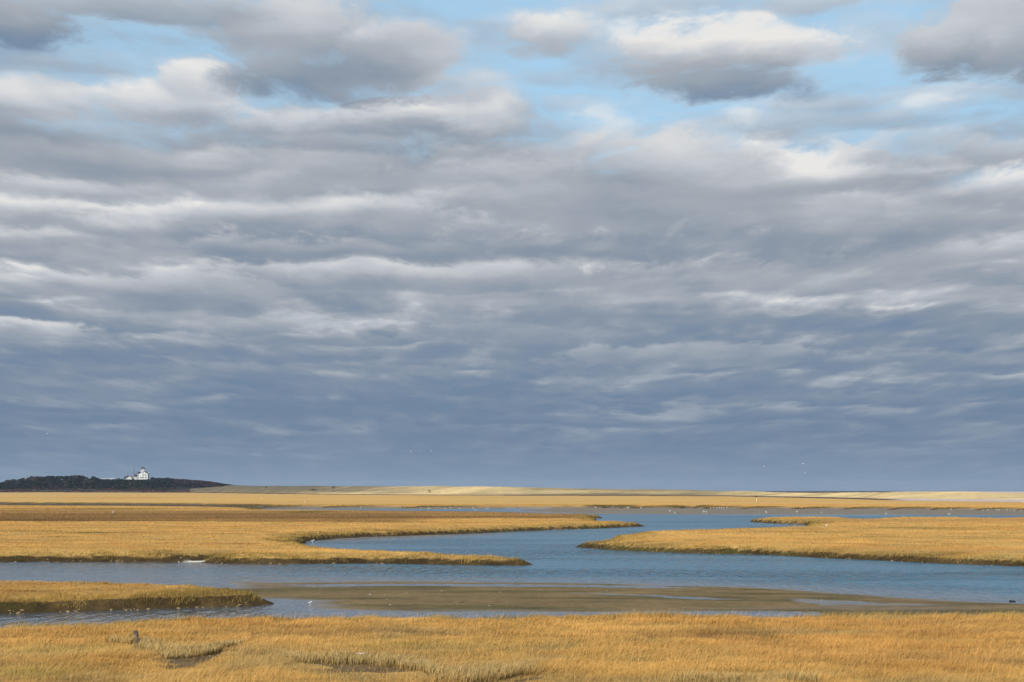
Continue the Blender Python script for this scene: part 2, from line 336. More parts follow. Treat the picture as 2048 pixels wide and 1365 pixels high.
# zones of marsh grass colour, as world-space fields
TIP = dict(gold=(0.59,0.357,0.116), amber=(0.54,0.295,0.090), straw=(0.54,0.385,0.165), olive=(0.20,0.165,0.05), brown=(0.25,0.145,0.065), pink=(0.53,0.31,0.13))
def blob(X, Y, px, py, hx, hy, z=0.1):    # soft patch centred where (px,py) falls on the marsh
    cx, cy = ground_pt(px, py, z)
    ax = hx/F*cy; ay = cy - ground_pt(px, py+hy, z)[1]
    return np.exp(-(((X-cx)/ax)**2 + ((Y-cy)/max(ay, .3))**2))
def grass_colour(X, Y):
    c = {q: np.array(v) for q, v in TIP.items()}
    sh = X.shape + (1,)
    Dn = np.sqrt(X*X+Y*Y)
    st = Dn/90.0                                       # larger stands farther out
    n1 = fbm(X, Y, 14, 20, 4, 21); n2 = fbm(X, Y, 5, 6, 4, 33); n3 = fbm(X, Y, 60, 90, 4, 41); n4 = fbm(X, Y, 260, 120, 4, 55)
    far = sstep(250, 700, Dn)
    out = np.broadcast_to(c['gold'], X.shape+(3,)).copy()
    def mix(a, f):
        nonlocal out
        f = np.clip(f, 0, 1).reshape(sh); out = out*(1-f) + a*f
    mix(c['amber'], sstep(0.0, 0.5, n1*(1-far)+n3*far)*0.75)
    mix(c['straw'], sstep(0.05, 0.55, -n2*(1-far)-n4*far)*0.6)
    mix(c['brown'], sstep(0.18, 0.6, fbm(X, Y, 9, 5, 3, 77))*0.45*(1-far))
    mix(c['straw'], sstep(0.0, 0.5, fbm(X, Y, 30, 4.5, 4, 93))*0.35*(1-far))
    mix(c['brown']*1.6, sstep(0.1, 0.5, fbm(X, Y, 45, 7, 4, 94))*0.35*sstep(120, 160, Dn)*(1-far))
    mix(c['pink'], sstep(-0.1, 0.5, fbm(X, Y, 300, 60, 4, 91))*0.6*far)
    mix(c['olive'], sstep(0.22, 0.6, fbm(X, Y, 160, 40, 4, 63))*0.35*far)
    # pale stands round the hollows of the near meadow
    pale = blob(X,Y,370,1300,110,12)+blob(X,Y,720,1318,170,12)+blob(X,Y,930,1345,130,14)+blob(X,Y,860,1298,120,6)*.5+blob(X,Y,1470,1362,120,8)+blob(X,Y,60,1310,120,20)*.5+blob(X,Y,230,1355,240,12)*.5
    mix(c['straw']*0.88, pale*0.95)
    mix(c['olive']*1.9, (blob(X,Y,150,1300,120,10)*.45+blob(X,Y,60,1345,90,12)*.5+blob(X,Y,880,1290,200,7)*.3))
    mix(c['amber'], blob(X,Y,130,1262,160,10)*.7+blob(X,Y,1850,1290,250,14)*.7+blob(X,Y,1300,1235,300,5)*.6)
    mix(c['brown']*1.5, blob(X,Y,1900,1245,170,3)*.6+blob(X,Y,1950,1262,200,4)*.35)
    # brown bands of the left tongue and right tongue
    def band(y0, y1, x1, a, soft=1.5):
        D0 = ground_pt(0, y0)[1]; D1 = ground_pt(0, y1)[1]
        wv = fbm(X, Y, 110, 60, 3, int(y0))*0.10*D1
        pxx = X/Y*F + HX
        return sstep(D1*0.99, D1*1.02, Y+wv)*(1-sstep(D0*0.98, D0*1.03, Y+wv))*(1-sstep(x1-120, x1, pxx))*a
    mix(c['brown'], band(1028, 1046, 900, 0.72))
    mix(c['brown'], band(1021, 1037, 1260, 0.62))
    mix(c['brown']*.75, band(1034, 1038.5, 1250, 0.6) + band(1044.5, 1046.5, 420, 0.8)+ band(1028.5, 1030, 560, 0.5))
    mix(c['olive'], band(1016.5, 1019, 520, 0.6) + band(1009, 1011, 540, .7) + band(1062,1065,300,.3))
    mix(c['olive']*.8, blob(X,Y,615,1024,48,1.6)*1.2+blob(X,Y,180,1065,60,1.2)*.9+blob(X,Y,205,1018,110,1.2)*.7)
    mix(c['olive'], blob(X,Y,1860,1056,110,2.0)*.7+blob(X,Y,1640,1063,120,2)*.45+blob(X,Y,1740,1073,70,1.5)*.4+blob(X,Y,2010,1075,90,1.5)*.5+blob(X,Y,1580,1040,110,3)*.4)
    mix(c['brown']*1.3, blob(X,Y,1800,1040,420,3.5)*.5)
    return out*(1.0+0.22*n2.reshape(sh)*(1-far.reshape(sh)))

# ---- the ground, one sheet: its mesh is finer near the camera
rows = np.concatenate([np.arange(983.4, 1010, 0.35), np.arange(1010, 1260, 0.5), np.arange(1260, 1400, 1.0), np.geomspace(1402, 3400, 50)])
CST = 3.0; MARG = 45.0
cols = np.arange(-600, 2660, CST)
Yr = CAM_H*F/(rows-HY)
Yr = Yr[::-1]                                           # near to far
Yg, Ug = np.meshgrid(Yr, (cols-HX)/F, indexing='ij')
Xg = Ug*(Yg+MARG)
msd = marsh_sd(Xg, Yg) + edge_wobble(Xg, Yg)*np.where(Yg > 60, 1, 0) - 0.7*(Yg > 60)
hsd = hollow_sd(Xg, Yg)
fsd = np.full(Xg.shape, -1e9)
for P in FLATS: fsd = np.maximum(fsd, sdist(Xg, Yg, P))
fsd = fsd + fbm(Xg, Yg, 9, 5, 3, 5)*1.2
zm = -1.0 + np.clip(fsd*0.012, -0.5, 0.055) + np.where(fsd > -1, fbm(Xg, Yg, 16, 3.2, 4, 8)*0.035, 0)
for P, d in POOLS:
    ps = sdist(Xg, Yg, P) + fbm(Xg, Yg, 7, 2.5, 3, 15)*1.3
    zm -= sstep(-0.6, 1.2, ps)*d
zt = 0.05*fbm(Xg, Yg, 6, 6, 3, 12) + 0.10*fbm(Xg, Yg, 40, 60, 2, 14)
zt -= sstep(-0.8, 0.8, hsd)*0.14
zt -= 0.38*sstep(4.5, 0.2, msd)*(Yg > 60)                # the sward dips towards the creeks
zt += (1-sstep(10, 45, Yg))*5.0                         # the rise the camera stands on
slope = np.clip(1+msd/1.5, 0, 1)**0.8
toe = -1.0 + np.clip((msd+1.5)*0.05, -0.6, 0.0) - 0.02
low = np.maximum(zm, toe)
Zg = np.where(msd >= 0, zt, low*(1-slope) + zt*slope)
Zg = Zg + np.where((msd < 0) & (msd > -1.5), fbm(Xg, Yg, 1.2, 1.2, 3, 31)*0.14, 0)
# behind the far marsh the shore rises towards the dunes
beyond = (Yg > 900) & (msd < 0) & (Xg/Yg*F+HX > 60)
behind = np.zeros(Xg.shape, bool)
far_end_px = np.interp(Xg/Yg*F+HX, [-900,80,400,500,600,750,1000,1280,1450,1500,1600,1680,1800,2048,3000],[984.9,984.9,985.7,987,988.2,989.6,991,991.6,992.3,993.3,995.3,997,1000.5,1003.3,1009])
far_end = (CAM_H-0.35)*F/(far_end_px-HY)
behind = Yg > far_end
pond = behind & (Xg/Yg*F+HX < 60)
Zg = np.where(behind & ~pond, np.maximum(Zg, 0.15), Zg)
Zg = np.where(pond, -1.5, Zg)
# colours
gc = grass_colour(Xg, Yg)
C = np.zeros(Xg.shape+(4,), np.float32)
mudc = np.array([0.180,0.122,0.054]); mudo = np.array([0.105,0.082,0.030]); mudg = np.array([0.19,0.140,0.092])
nm = fbm(Xg, Yg, 10, 3, 4, 51)[..., None]; nn = fbm(Xg, Yg, 30, 14, 3, 52)[..., None]
mud = mudc + (mudo-mudc)*sstep(0.0, 0.6, nm+0.25) + (mudg-mudc)*sstep(0.1, 0.7, nn)
low_mud = sstep(0.035, 0.0, (Zg+1.0))[..., None]
mud = mud*(1-low_mud) + mudg*0.85*low_mud
farmud = sstep(300, 500, Yg)[..., None]
mud = mud*(1-farmud) + np.array([0.20,0.165,0.125])*(1-.6*sstep(620, 480, Xg/Yg*F+HX)[..., None])*farmud
dist_ = np.sqrt(Xg**2+Yg**2)
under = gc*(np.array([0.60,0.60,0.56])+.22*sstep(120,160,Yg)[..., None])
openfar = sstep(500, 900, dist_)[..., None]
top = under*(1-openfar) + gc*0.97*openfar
bank = np.array([0.060,0.040,0.018])*(1+0.6*fbm(Xg, Yg, 2, 2, 3, 61)[..., None]) 
green = np.array([0.072,0.062,0.020])
bank = bank + (green-bank)*sstep(0.1, .5, fbm(Xg, Yg, 8, 5, 3, 62))[..., None]*.8
bk = sstep(0.25, -0.1, msd)[..., None]
farbank = sstep(0, 16, msd+6)[..., None]
top = np.where(dist_[..., None] > 420, top*(1-0.0) , top)
onm = sstep(-2.8, -1.8, msd)[..., None]
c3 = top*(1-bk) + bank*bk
# along far banks a darker greenish fringe
fr = (sstep(10, 2, msd)*(dist_ > 500)*(msd > -1))[..., None]
c3 = c3*(1-fr*.85) + np.array([0.11,0.08,0.03])*fr*.85
c3 = mud*(1-onm) + c3*onm
hk = sstep(-0.3, 0.5, hsd+fbm(Xg,Yg,1.2,1.6,3,116)*.8)[..., None]
c3 = c3*(1-hk) + np.array([0.13,0.088,0.045])*(1+.5*fbm(Xg,Yg,.9,1.2,3,117)[..., None])*hk
shore = np.array([0.085,0.060,0.055])*(1+0.4*fbm(Xg, Yg, 90, 60, 3, 71)[..., None])
flats_r = sstep(1760, 1820, Xg/Yg*F+HX)[..., None]
shore = shore*(1-flats_r) + np.array([0.50,0.40,0.36])*flats_r
sandmix = sstep(.1, .5, fbm(Xg, Yg, 200, 70, 3, 73))[..., None]*(sstep(500,700,Xg/Yg*F+HX)[..., None])
c3 = np.where(behind[..., None], shore, c3)
# tan patch of drift sand on the shore strip of the left tongue
px_ = Xg/Yg*F+HX
sandspot = (np.abs(px_-393) < 26) & (np.abs(Yg-ground_pt(0,1123,-1)[1]) < 5) & (msd < 0.5)
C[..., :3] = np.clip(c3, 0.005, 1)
sp_ = sstep(-.6, .3, sdist(Xg, Yg, poly([(368,1125.0,'n'),(388,1123.2,'n'),(412,1122.8,'n'),(420,1124.2,'n'),(404,1125.3,'n')])))
Zg = Zg*(1-sp_) + (-0.93)*sp_
C[..., :3] = C[..., :3]*(1-sp_[..., None]) + np.array([0.70,0.64,0.52])*sp_[..., None]
wet = np.where((msd < -2.2) & ~behind, low_mud[..., 0]*0.8+0.2, 0.0)
C[..., 3] = wet

def grid_mesh(name, X, Y, Z):
    nr, nc = X.shape
    me = bpy.data.meshes.new(name)
    v = np.stack([X, Y, Z], -1).reshape(-1, 3).astype(np.float32)
    i = np.arange(nr*nc).reshape(nr, nc)
    f = np.stack([i[:-1, :-1], i[:-1, 1:], i[1:, 1:], i[1:, :-1]], -1).reshape(-1)
    me.vertices.add(len(v)); me.vertices.foreach_set('co', v.ravel())
    nf = len(f)//4
    me.loops.add(nf*4); me.loops.foreach_set('vertex_index', f.astype(np.int32))
    me.polygons.add(nf); me.polygons.foreach_set('loop_start', np.arange(0, nf*4, 4, dtype=np.int32))
    me.polygons.foreach_set('use_smooth', np.ones(nf, bool))
    me.update(calc_edges=True)
    return me
def set_col(me, C, name='tint'):
    a = me.color_attributes.new(name, 'FLOAT_COLOR', 'POINT')
    a.data.foreach_set('color', np.ascontiguousarray(C, np.float32).reshape(-1))
def link(name, me, mat=None, parent=None):
    o = bpy.data.objects.new(name, me); COL.objects.link(o)
    if mat: me.materials.append(mat)
    if parent: o.parent = parent
    return o

# ---- materials
def mat_new(name):
    m = bpy.data.materials.new(name); m.use_nodes = True
    m.node_tree.nodes.clear(); return m, N(m.node_tree)
def finish(kk, shader):
    o = kk.new('ShaderNodeOutputMaterial'); kk.l.new(shader, o.inputs[0])
def simple(name, col, rough=0.8, var=0.15, scale=3.0, spec=0.3, bump=0.0):
    m, kk = mat_new(name)
    tc = kk.new('ShaderNodeTexCoord')
    n = kk.noise(tc.outputs['Object'], scale, 4, 0.6)
    c = kk.mixc(n, tuple(x*(1-var) for x in col[:3])+(1,), tuple(min(1, x*(1+var)) for x in col[:3])+(1,))
    b = kk.new('ShaderNodeBsdfPrincipled'); kk.l.new(c, b.inputs['Base Color'])
    b.inputs['Roughness'].default_value = rough; b.inputs['Specular IOR Level'].default_value = spec
    if bump:
        bp = kk.new('ShaderNodeBump'); bp.inputs['Strength'].default_value = bump; kk.l.new(n, bp.inputs['Height']); kk.l.new(bp.outputs[0], b.inputs['Normal'])
    finish(kk, b.outputs[0]); return m

m_ground, kk = mat_new('ground_surface')
at_ = kk.new('ShaderNodeAttribute', attribute_name='tint')
tcg = kk.new('ShaderNodeTexCoord')
n1 = kk.noise(tcg.outputs['Object'], 1.7, 6, 0.65)
n2 = kk.noise(tcg.outputs['Object'], 0.22, 5, 0.6)
f1 = kk.mr(n1, 0.25, 0.75, 0.62, 1.38, False)
f2 = kk.mr(n2, 0.3, 0.7, 0.82, 1.18, False)
ff = kk.m('MULTIPLY', f1, f2)
vc = kk.new('ShaderNodeVectorMath', operation='SCALE'); kk.l.new(at_.outputs['Color'], vc.inputs[0]); kk.l.new(ff, vc.inputs['Scale'])
b = kk.new('ShaderNodeBsdfPrincipled'); kk.l.new(vc.outputs[0], b.inputs['Base Color'])
kk.l.new(kk.mr(at_.outputs['Alpha'], 0, 1, 0.95, 0.35, False), b.inputs['Roughness'])
kk.l.new(kk.mr(at_.outputs['Alpha'], 0, 1, 0.02, 0.30, False), b.inputs['Specular IOR Level'])
bp = kk.new('ShaderNodeBump'); bp.inputs['Strength'].default_value = 0.5; bp.inputs['Distance'].default_value = 0.06
kk.l.new(n1, bp.inputs['Height']); kk.l.new(bp.outputs[0], b.inputs['Normal'])
finish(kk, b.outputs[0])

me = grid_mesh('ground', Xg, Yg, Zg); set_col(me, C)
gro = link('ground', me, m_ground); gro['kind'] = 'structure'

# ---- water: calm over the shallows, ruffled in the channels
wr = np.concatenate([[978.2, 979, 980, 981.5], np.arange(983, 1010, 1.0), np.arange(1010, 1300, 1.0), [1340, 1500, 2000, 3000]])
Yw = ((CAM_H+1)*F/(wr-HY))[::-1]
Yw = np.append(Yw[Yw < 5200], np.arange(5400, 16000, 300.0))
uw = (np.arange(-760, 2820, 12)-HX)/F
YW, UW = np.meshgrid(Yw, uw, indexing='ij'); XW = UW*(YW+MARG)
sh = np.full(XW.shape, -1e9)
for P in FLATS: sh = np.maximum(sh, sdist(XW, YW, P))
calm = sstep(-16, -1, sh)
left = sstep(900, 300, XW/YW*F+HX)*(YW < 400)
calm = np.clip(calm*0.9 + 0.8*left + (YW < 135)*0.35, 0, 1)
CW = np.zeros(XW.shape+(4,)); CW[..., 0] = calm; CW[..., 3] = 1
mw = grid_mesh('water', XW, YW, -1.0 - np.clip(YW-700, 0, None)**2/(2*6371000.0)); set_col(mw, CW, 'calm')
m_water, kk = mat_new('channel_water')
aw = kk.new('ShaderNodeAttribute', attribute_name='calm')
se = kk.new('ShaderNodeSeparateColor'); kk.l.new(aw.outputs['Color'], se.inputs[0])
ca = se.outputs[0]
geo = kk.new('ShaderNodeTexCoord')
mp = kk.new('ShaderNodeMapping'); kk.l.new(geo.outputs['Object'], mp.inputs[0]); mp.inputs['Scale'].default_value = (1.25, 0.22, 1)
mp.inputs['Rotation'].default_value = (0, 0, R(12))
wv = kk.noise(mp.outputs[0], 1.0, 3, 0.6, 0.5)
mp2 = kk.new('ShaderNodeMapping'); kk.l.new(geo.outputs['Object'], mp2.inputs[0]); mp2.inputs['Scale'].default_value = (0.020, 0.055, 1)
gust = kk.noise(mp2.outputs[0], 1.0, 5, 0.6, 0.6)
gst = kk.mr(gust, 0.36, 0.64, 0.45, 1.15)
hgt = kk.m('MULTIPLY', wv, 1.0)
bpw = kk.new('ShaderNodeBump'); kk.l.new(hgt, bpw.inputs['Height']); bpw.inputs['Distance'].default_value = 4.5
kk.l.new(kk.m('MULTIPLY', kk.lerp(ca, 1.0, 0.22), gst), bpw.inputs['Strength'])
bw = kk.new('ShaderNodeBsdfPrincipled')
kk.l.new(kk.mixc(ca, (0.006,0.112,0.185,1), (0.060,0.080,0.100,1)), bw.inputs['Base Color'])
kk.l.new(kk.lerp(ca, 0.20, 0.12), bw.inputs['Roughness'])
bw.inputs['IOR'].default_value = 1.333
kk.l.new(bpw.outputs[0], bw.inputs['Normal'])
finish(kk, bw.outputs[0])
wat = link('water', mw, m_water); wat['kind'] = 'structure'

# ============================================================ dunes
def setlabel(o, label, cat, group=None, kind=None):
    if label: o['label'] = label
    if cat: o['category'] = cat
    if group: o['group'] = group
    if kind: o['kind'] = kind
    return o
pxs = np.arange(380, 2700, 2.0)
base_px = np.interp(pxs, [380,500,600,750,1000,1280,1450,1500,1600,1680,1800,2048,2700],[985,986.5,988,989.4,990.8,991.4,991.8,992.6,994.3,996,999,1001,1004])
top_px = np.interp(pxs, [380,440,470,500,560,620,700,780,850,950,1000,1040,1080,1150,1200,1260,1300,1380,1440,1475,1500,1560,1620,1680,1760,1820,1850,1905,1950,1990,2048,2200,2700],
                        [978,973.5,971.2,972.3,972.8,972.6,973,973.2,973.4,973.8,974.2,975.2,976.3,977.8,978.4,979.3,979.4,981,983,982.2,982.8,985.2,986.4,985.6,985,984.9,984.4,984.0,984.6,986.4,986.8,987,988])
Db = CAM_H*F/(base_px-HY)
Dt = Db*1.05 + 90
tt = np.linspace(0, 1, 46)
T, PX = np.meshgrid(tt, pxs, indexing='ij')
DD = Db[None]*(1-T*1.0) + Dt[None]*T
ztop = CAM_H - (top_px-HY)/F*Dt
prof = np.where(T < 0.12, T*0.6, 0.072 + (sstep(0.12, 0.9, T))*0.928)
XX = (PX-HX)/F*DD
rel = (fbm(XX, DD, 60, 45, 4, 81)*1.6 + fbm(XX, DD, 18, 12, 3, 82)*0.7)
zz = 0.1 + (ztop[None]-0.1)*prof + rel*np.sin(np.pi*np.clip(T, 0, 1))**0.8*np.clip(ztop[None]/7, .5, 1.2)
zz += fbm(XX, DD, 12, 12, 3, 83)*0.25*T
# back side falls to the beach
bt = np.linspace(0.1, 1, 8)[:, None]
Db2 = Dt[None] + bt*160
zb = ztop[None]*(1-bt)**1.3 - 1.2*bt
XX = np.vstack([XX, (pxs[None]-HX)/F*Db2]); DDa = np.vstack([DD, Db2 + 0*XX[:1]]); ZZ = np.vstack([zz, zb + 0*pxs[None]])
Tn = np.vstack([T, 1+bt+0*pxs[None]])
PXa = np.vstack([PX, 0*bt+pxs[None]])
sand = np.array([0.70,0.51,0.25]); grassy = np.array([0.20,0.155,0.085]); dark = np.array([0.085,0.075,0.060]); grey = np.array([0.20,0.165,0.13]); pinks = np.array([0.60,0.47,0.38])  # grassy: dune grass, and also painted cloud shade on the left dunes
n1 = fbm(XX, DDa, 70, 26, 5, 85); n2 = fbm(XX, DDa, 150, 40, 4, 86); n3 = fbm(XX, DDa, 24, 12, 4, 89)
grass_shade = np.interp(PXa, [380,620,760,860,1000,1080,1180,1280,1400,1480,1540,1620,2048],[1.15,1.05,.55,.05,.05,.45,.62,.65,.80,.55,.2,.05,.0])  # grass cover, raised at the left to paint in cloud shade
# bare sand reaches farther left low down
grass_shade = grass_shade - sstep(0.45, 0.1, Tn)*np.interp(PXa, [560,640,800,900],[0,.55,.45,0])
grass_shade = grass_shade + sstep(0.45, 0.1, Tn)*np.interp(PXa, [880,1000,1300,1400],[0,.75,.6,0])
g = np.clip(grass_shade + n1*0.55 + 0.1*n2, 0, 1)[..., None]
cs = sand*(1+0.25*n3[..., None]); cs = cs*(1-np.clip(n2, 0, .6)[..., None]*0.5)
cg = grassy*(1+0.5*n3[..., None]); cg = cg + (dark-cg)*sstep(0.15, 0.5, n3)[..., None]*.6
c = cs*(1-g) + cg*g
left_shade = sstep(900, 620, PXa)[..., None]*sstep(0.2, 0.5, Tn)[..., None]  # cloud shade painted over the upper left dunes
c = c*(1-left_shade*.55) + np.array([0.105,0.095,0.078])*(1+0.5*n1[..., None])*left_shade*.55
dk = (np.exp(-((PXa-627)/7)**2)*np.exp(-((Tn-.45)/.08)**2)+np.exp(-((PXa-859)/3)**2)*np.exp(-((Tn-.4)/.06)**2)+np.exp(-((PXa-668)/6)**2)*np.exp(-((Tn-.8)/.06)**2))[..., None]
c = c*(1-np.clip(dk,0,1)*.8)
rs = sstep(1760, 1850, PXa)[..., None]*sstep(0.16, 0.06, Tn)[..., None]
c = c*(1-rs) + pinks*rs
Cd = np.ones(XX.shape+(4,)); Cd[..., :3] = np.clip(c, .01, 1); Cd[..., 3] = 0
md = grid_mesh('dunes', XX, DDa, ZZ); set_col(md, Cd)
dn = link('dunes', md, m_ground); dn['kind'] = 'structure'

# ============================================================ the wooded hill
HD = 3720.0                                             # distance of its crest
hx = np.array([-700,-300,0,13,38,61,99,130,156,171,176,182,187,194,200,230,248,252,262,275,300,306,334,354,402,428,447,472,490,520])
hy = np.array([975,970,966,960,957,953,951,952,949.7,952,958.3,957,952,957.8,958.6,958.8,958.4,958.8,959.0,958.6,958.8,956.5,956.2,957.6,961,964,967.6,970.6,975,980])
gx = np.array([-900,-300,0,40,100,165,200,240,250,300,320,354,402,447,472,500,540])
gy = np.array([978,974,972,965,960.5,960,961.3,960.6,959.8,958.9,960,962.5,966,971,975,980,984])
hp = np.arange(-880, 541, 4.0)
dz_ = np.array([-620,-520,-420,-330,-260,-200,-150,-110,-75,-50,-25,0,25,60,110,200,320])
fr_ = np.array([0,.02,.05,.09,.15,.25,.42,.60,.78,.90,.98,1.0,1.0,.97,.85,.4,0])
hz = CAM_H - (np.interp(hp, gx, gy)-HY)/F*HD
HDm, HP = np.meshgrid(HD+dz_, hp, indexing='ij')
HZ = 0.3 + np.clip(hz[None]-0.3, 0, None)*fr_[:, None]
HXw = (HP-HX)/F*HDm
HZ = HZ + fbm(HXw, HDm, 40, 40, 3, 95)*0.8*np.clip(fr_*(1-fr_)*4, 0, 1)[:, None]
HZ[0] = -2; HZ[-1] = -3
def hill_z(x, y):
    p = x/y*F + HX
    return 0.3 + max(0, float(np.interp(p, hp, hz))-0.3)*float(np.interp(y-HD, dz_, fr_))
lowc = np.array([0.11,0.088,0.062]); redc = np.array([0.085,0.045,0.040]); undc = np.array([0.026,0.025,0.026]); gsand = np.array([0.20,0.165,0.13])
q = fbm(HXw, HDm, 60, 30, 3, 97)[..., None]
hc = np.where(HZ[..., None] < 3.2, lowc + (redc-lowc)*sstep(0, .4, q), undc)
hc = hc*(1-sstep(360, 440, HP)[..., None]*sstep(5, 3, HZ)[..., None]) + gsand*sstep(360, 440, HP)[..., None]*sstep(5, 3, HZ)[..., None]
Ch = np.zeros(HP.shape+(4,)); Ch[..., :3] = hc
mh = grid_mesh('hill', HXw, HDm, HZ); set_col(mh, Ch)
hl = link('hill', mh, m_ground); hl['kind'] = 'structure'

# ============================================================ grass
m_grass, kk = mat_new('dry_grass')
at_ = kk.new('ShaderNodeAttribute', attribute_name='tint')
df = kk.new('ShaderNodeBsdfDiffuse'); kk.l.new(at_.outputs['Color'], df.inputs[0])
tr = kk.new('ShaderNodeBsdfTranslucent'); kk.l.new(at_.outputs['Color'], tr.inputs[0])
mx = kk.new('ShaderNodeMixShader'); mx.inputs[0].default_value = 0.28
kk.l.new(df.outputs[0], mx.inputs[1]); kk.l.new(tr.outputs[0], mx.inputs[2]); finish(kk, mx.outputs[0])

def surf_z(X, Y):
    rr = HY + CAM_H*F/Y
    ri = np.interp(rr, rows, np.arange(len(rows))); ri = len(rows)-1-ri
    ci = (X/(Y+MARG)*F + HX - cols[0])/CST
    r0 = np.clip(ri.astype(int), 0, len(rows)-2); c0 = np.clip(ci.astype(int), 0, len(cols)-2)
    a = ri-r0; bq = np.clip(ci-c0, 0, 1)
    return (Zg[r0, c0]*(1-a)*(1-bq)+Zg[r0+1, c0]*a*(1-bq)+Zg[r0, c0+1]*(1-a)*bq+Zg[r0+1, c0+1]*a*bq)
def grid_val(G, X, Y):
    rr = HY + CAM_H*F/Y
    r = np.clip(np.round(len(rows)-1-np.interp(rr, rows, np.arange(len(rows)))).astype(int), 0, len(rows)-1)
    c = np.clip(np.round((X/(Y+MARG)*F + HX - cols[0])/CST).astype(int), 0, len(cols)-1)
    return G[r, c]

def blades(name, X, Y, Z, H, W, LX, LY, TC, RC, seg=2):
    """one mesh of tapering leaves: foot X,Y,Z, height H, width W, lean LX,LY, colours at tip and root"""
    n = len(X)
    th = rng.uniform(0, np.pi, n)
    # leaves mostly turn a broad side to the south-west light
    wx = np.cos(th)*W/2; wy = np.sin(th)*W/2
    P = np.empty((n, 5, 3), np.float32)
    P[:, 0] = np.stack([X-wx, Y-wy, Z-0.03], -1); P[:, 1] = np.stack([X+wx, Y+wy, Z-0.03], -1)
    mxx = X+LX*0.35; myy = Y+LY*0.35; mz = Z+H*0.58
    P[:, 2] = np.stack([mxx-wx*.8, myy-wy*.8, mz], -1); P[:, 3] = np.stack([mxx+wx*.8, myy+wy*.8, mz], -1)
    P[:, 4] = np.stack([X+LX, Y+LY, Z+H], -1)
    me = bpy.data.meshes.new(name)
    me.vertices.add(n*5); me.vertices.foreach_set('co', P.ravel())
    base = (np.arange(n)*5)[:, None]
    quads = base + np.array([0, 1, 3, 2]); tris = base + np.array([2, 3, 4])
    li = np.concatenate([quads.ravel(), tris.ravel()]).astype(np.int32)
    me.loops.add(len(li)); me.loops.foreach_set('vertex_index', li)
    me.polygons.add(2*n)
    me.polygons.foreach_set('loop_start', np.concatenate([np.arange(n)*4, n*4+np.arange(n)*3]).astype(np.int32))
    me.update(calc_edges=True)
    Cc = np.ones((n, 5, 4), np.float32)
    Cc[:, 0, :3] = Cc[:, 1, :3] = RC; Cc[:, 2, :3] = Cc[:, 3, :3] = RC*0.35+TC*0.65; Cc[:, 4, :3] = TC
    set_col(me, Cc)
    return me

# leaves thin out with distance at the rate they shrink in view
K = 1.75e6
D0, D1 = 62.0, 860.0
NN = int(0.62*K*math.log(D1/D0)*(1+38/D0))
D = D0*(D1/D0)**rng.random(NN)
D = D[rng.random(NN) < (D+38)/D/(1+38/D0)]; NN = len(D)
U_ = rng.uniform(-0.31, 0.31, NN)
X = U_*(D+38); Y = D
ms = grid_val(msd, X, Y) ; hs = grid_val(hsd, X, Y)
keep = (ms > -1.12) & ((ms > -0.7) | (rng.random(NN) < 0.7)) & ((hs + fbm(X, Y, 1.2, 1.6, 3, 116)*.9 < 0.15) | (rng.random(NN) < .07))
# thin, patchy sward rather than an even carpet
pn = fbm(X, Y, 1.3, 1.8, 3, 101) 
keep &= rng.random(NN) < np.clip(0.80 + pn*0.9, 0.25, 1)
X, Y, ms, hs, pn = X[keep], Y[keep], ms[keep], hs[keep], pn[keep]
n = len(X); Dn = Y
Z = surf_z(X, Y)
tip = grass_colour(X, Y)
edge = sstep(5.0, 0.8, ms + 2.5*fbm(X, Y, 3, 3, 3, 104))                                # taller, greener cordgrass along the creek banks
slope_ = sstep(0.9, -0.5, ms + 1.2*fbm(X, Y, 2.2, 2.2, 3, 102))
far_e = sstep(450, 650, Dn)*sstep(9, 2, ms)
oliv = np.array([0.25,0.185,0.055]); grn = np.array([0.13,0.100,0.032]); goldg = np.array([0.46,0.31,0.09])
en = sstep(-.3, .3, fbm(X, Y, 7, 6, 3, 105))[:, None]
ec = oliv*en + goldg*(1-en)
tip = tip*(1-edge[:, None]*.8) + ec*edge[:, None]*.8
sn = sstep(-.25, .35, fbm(X, Y, 4, 4, 3, 106))[:, None]*slope_[:, None]*.8
tip = tip*(1-sn) + grn*sn
tip = tip*(1-far_e[:, None]*.8) + np.array([0.13,0.095,0.035])*far_e[:, None]*.8
midf = sstep(125, 165, Dn)*(1-edge)
shade = (1+rng.uniform(-.10, .15, n)*(1-.55*midf))[:, None]*(1+(0.22*(1-.7*midf)*pn)[:, None])
hue = rng.normal(0, 0.03, n)[:, None]
tip = np.clip(tip*shade*(1+hue*np.array([1.0, 0, -1.0])), 0.01, .9)
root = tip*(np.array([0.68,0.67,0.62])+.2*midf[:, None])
H = (np.where(Y < 125, 0.155, 0.10) + np.where(Y < 125, 0.10, 0.05)*fbm(X, Y, 3.5, 5, 4, 107) + 0.08*pn)*rng.uniform(0.7, 1.25, n)*(1+edge*1.5)
H *= np.where(ms < 0, 0.75, 1)
front = (grid_val(hsd, X, Y+2.2) > -0.8) | (grid_val(hsd, X, Y+1) > -.6)
H *= np.where(front & (Y < 100), 0.28, 1)
pale_zone = blob(X,Y,370,1300,130,12)+blob(X,Y,720,1318,190,12)+blob(X,Y,930,1345,160,14)
H *= 1+0.35*np.clip(pale_zone, 0, 1)
W = 0.0165*(Dn/85.0)*rng.uniform(0.6, 1.3, n)
W = np.where(Dn > 300, W*1.25, W)
wind = 0.55 + 0.9*fbm(X, Y, 6, 7, 3, 109)
LX = H*(wind*(1-edge*.6) + rng.normal(0, 0.28, n)); LY = H*(0.15 + 1.1*fbm(X, Y, 5, 5, 3, 112) + rng.normal(0, 0.45, n))
H = np.clip(H, .08, 1.2)
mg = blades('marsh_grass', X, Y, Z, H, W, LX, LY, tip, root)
g_ = link('marsh_grass', mg, m_grass); g_['kind'] = 'stuff'
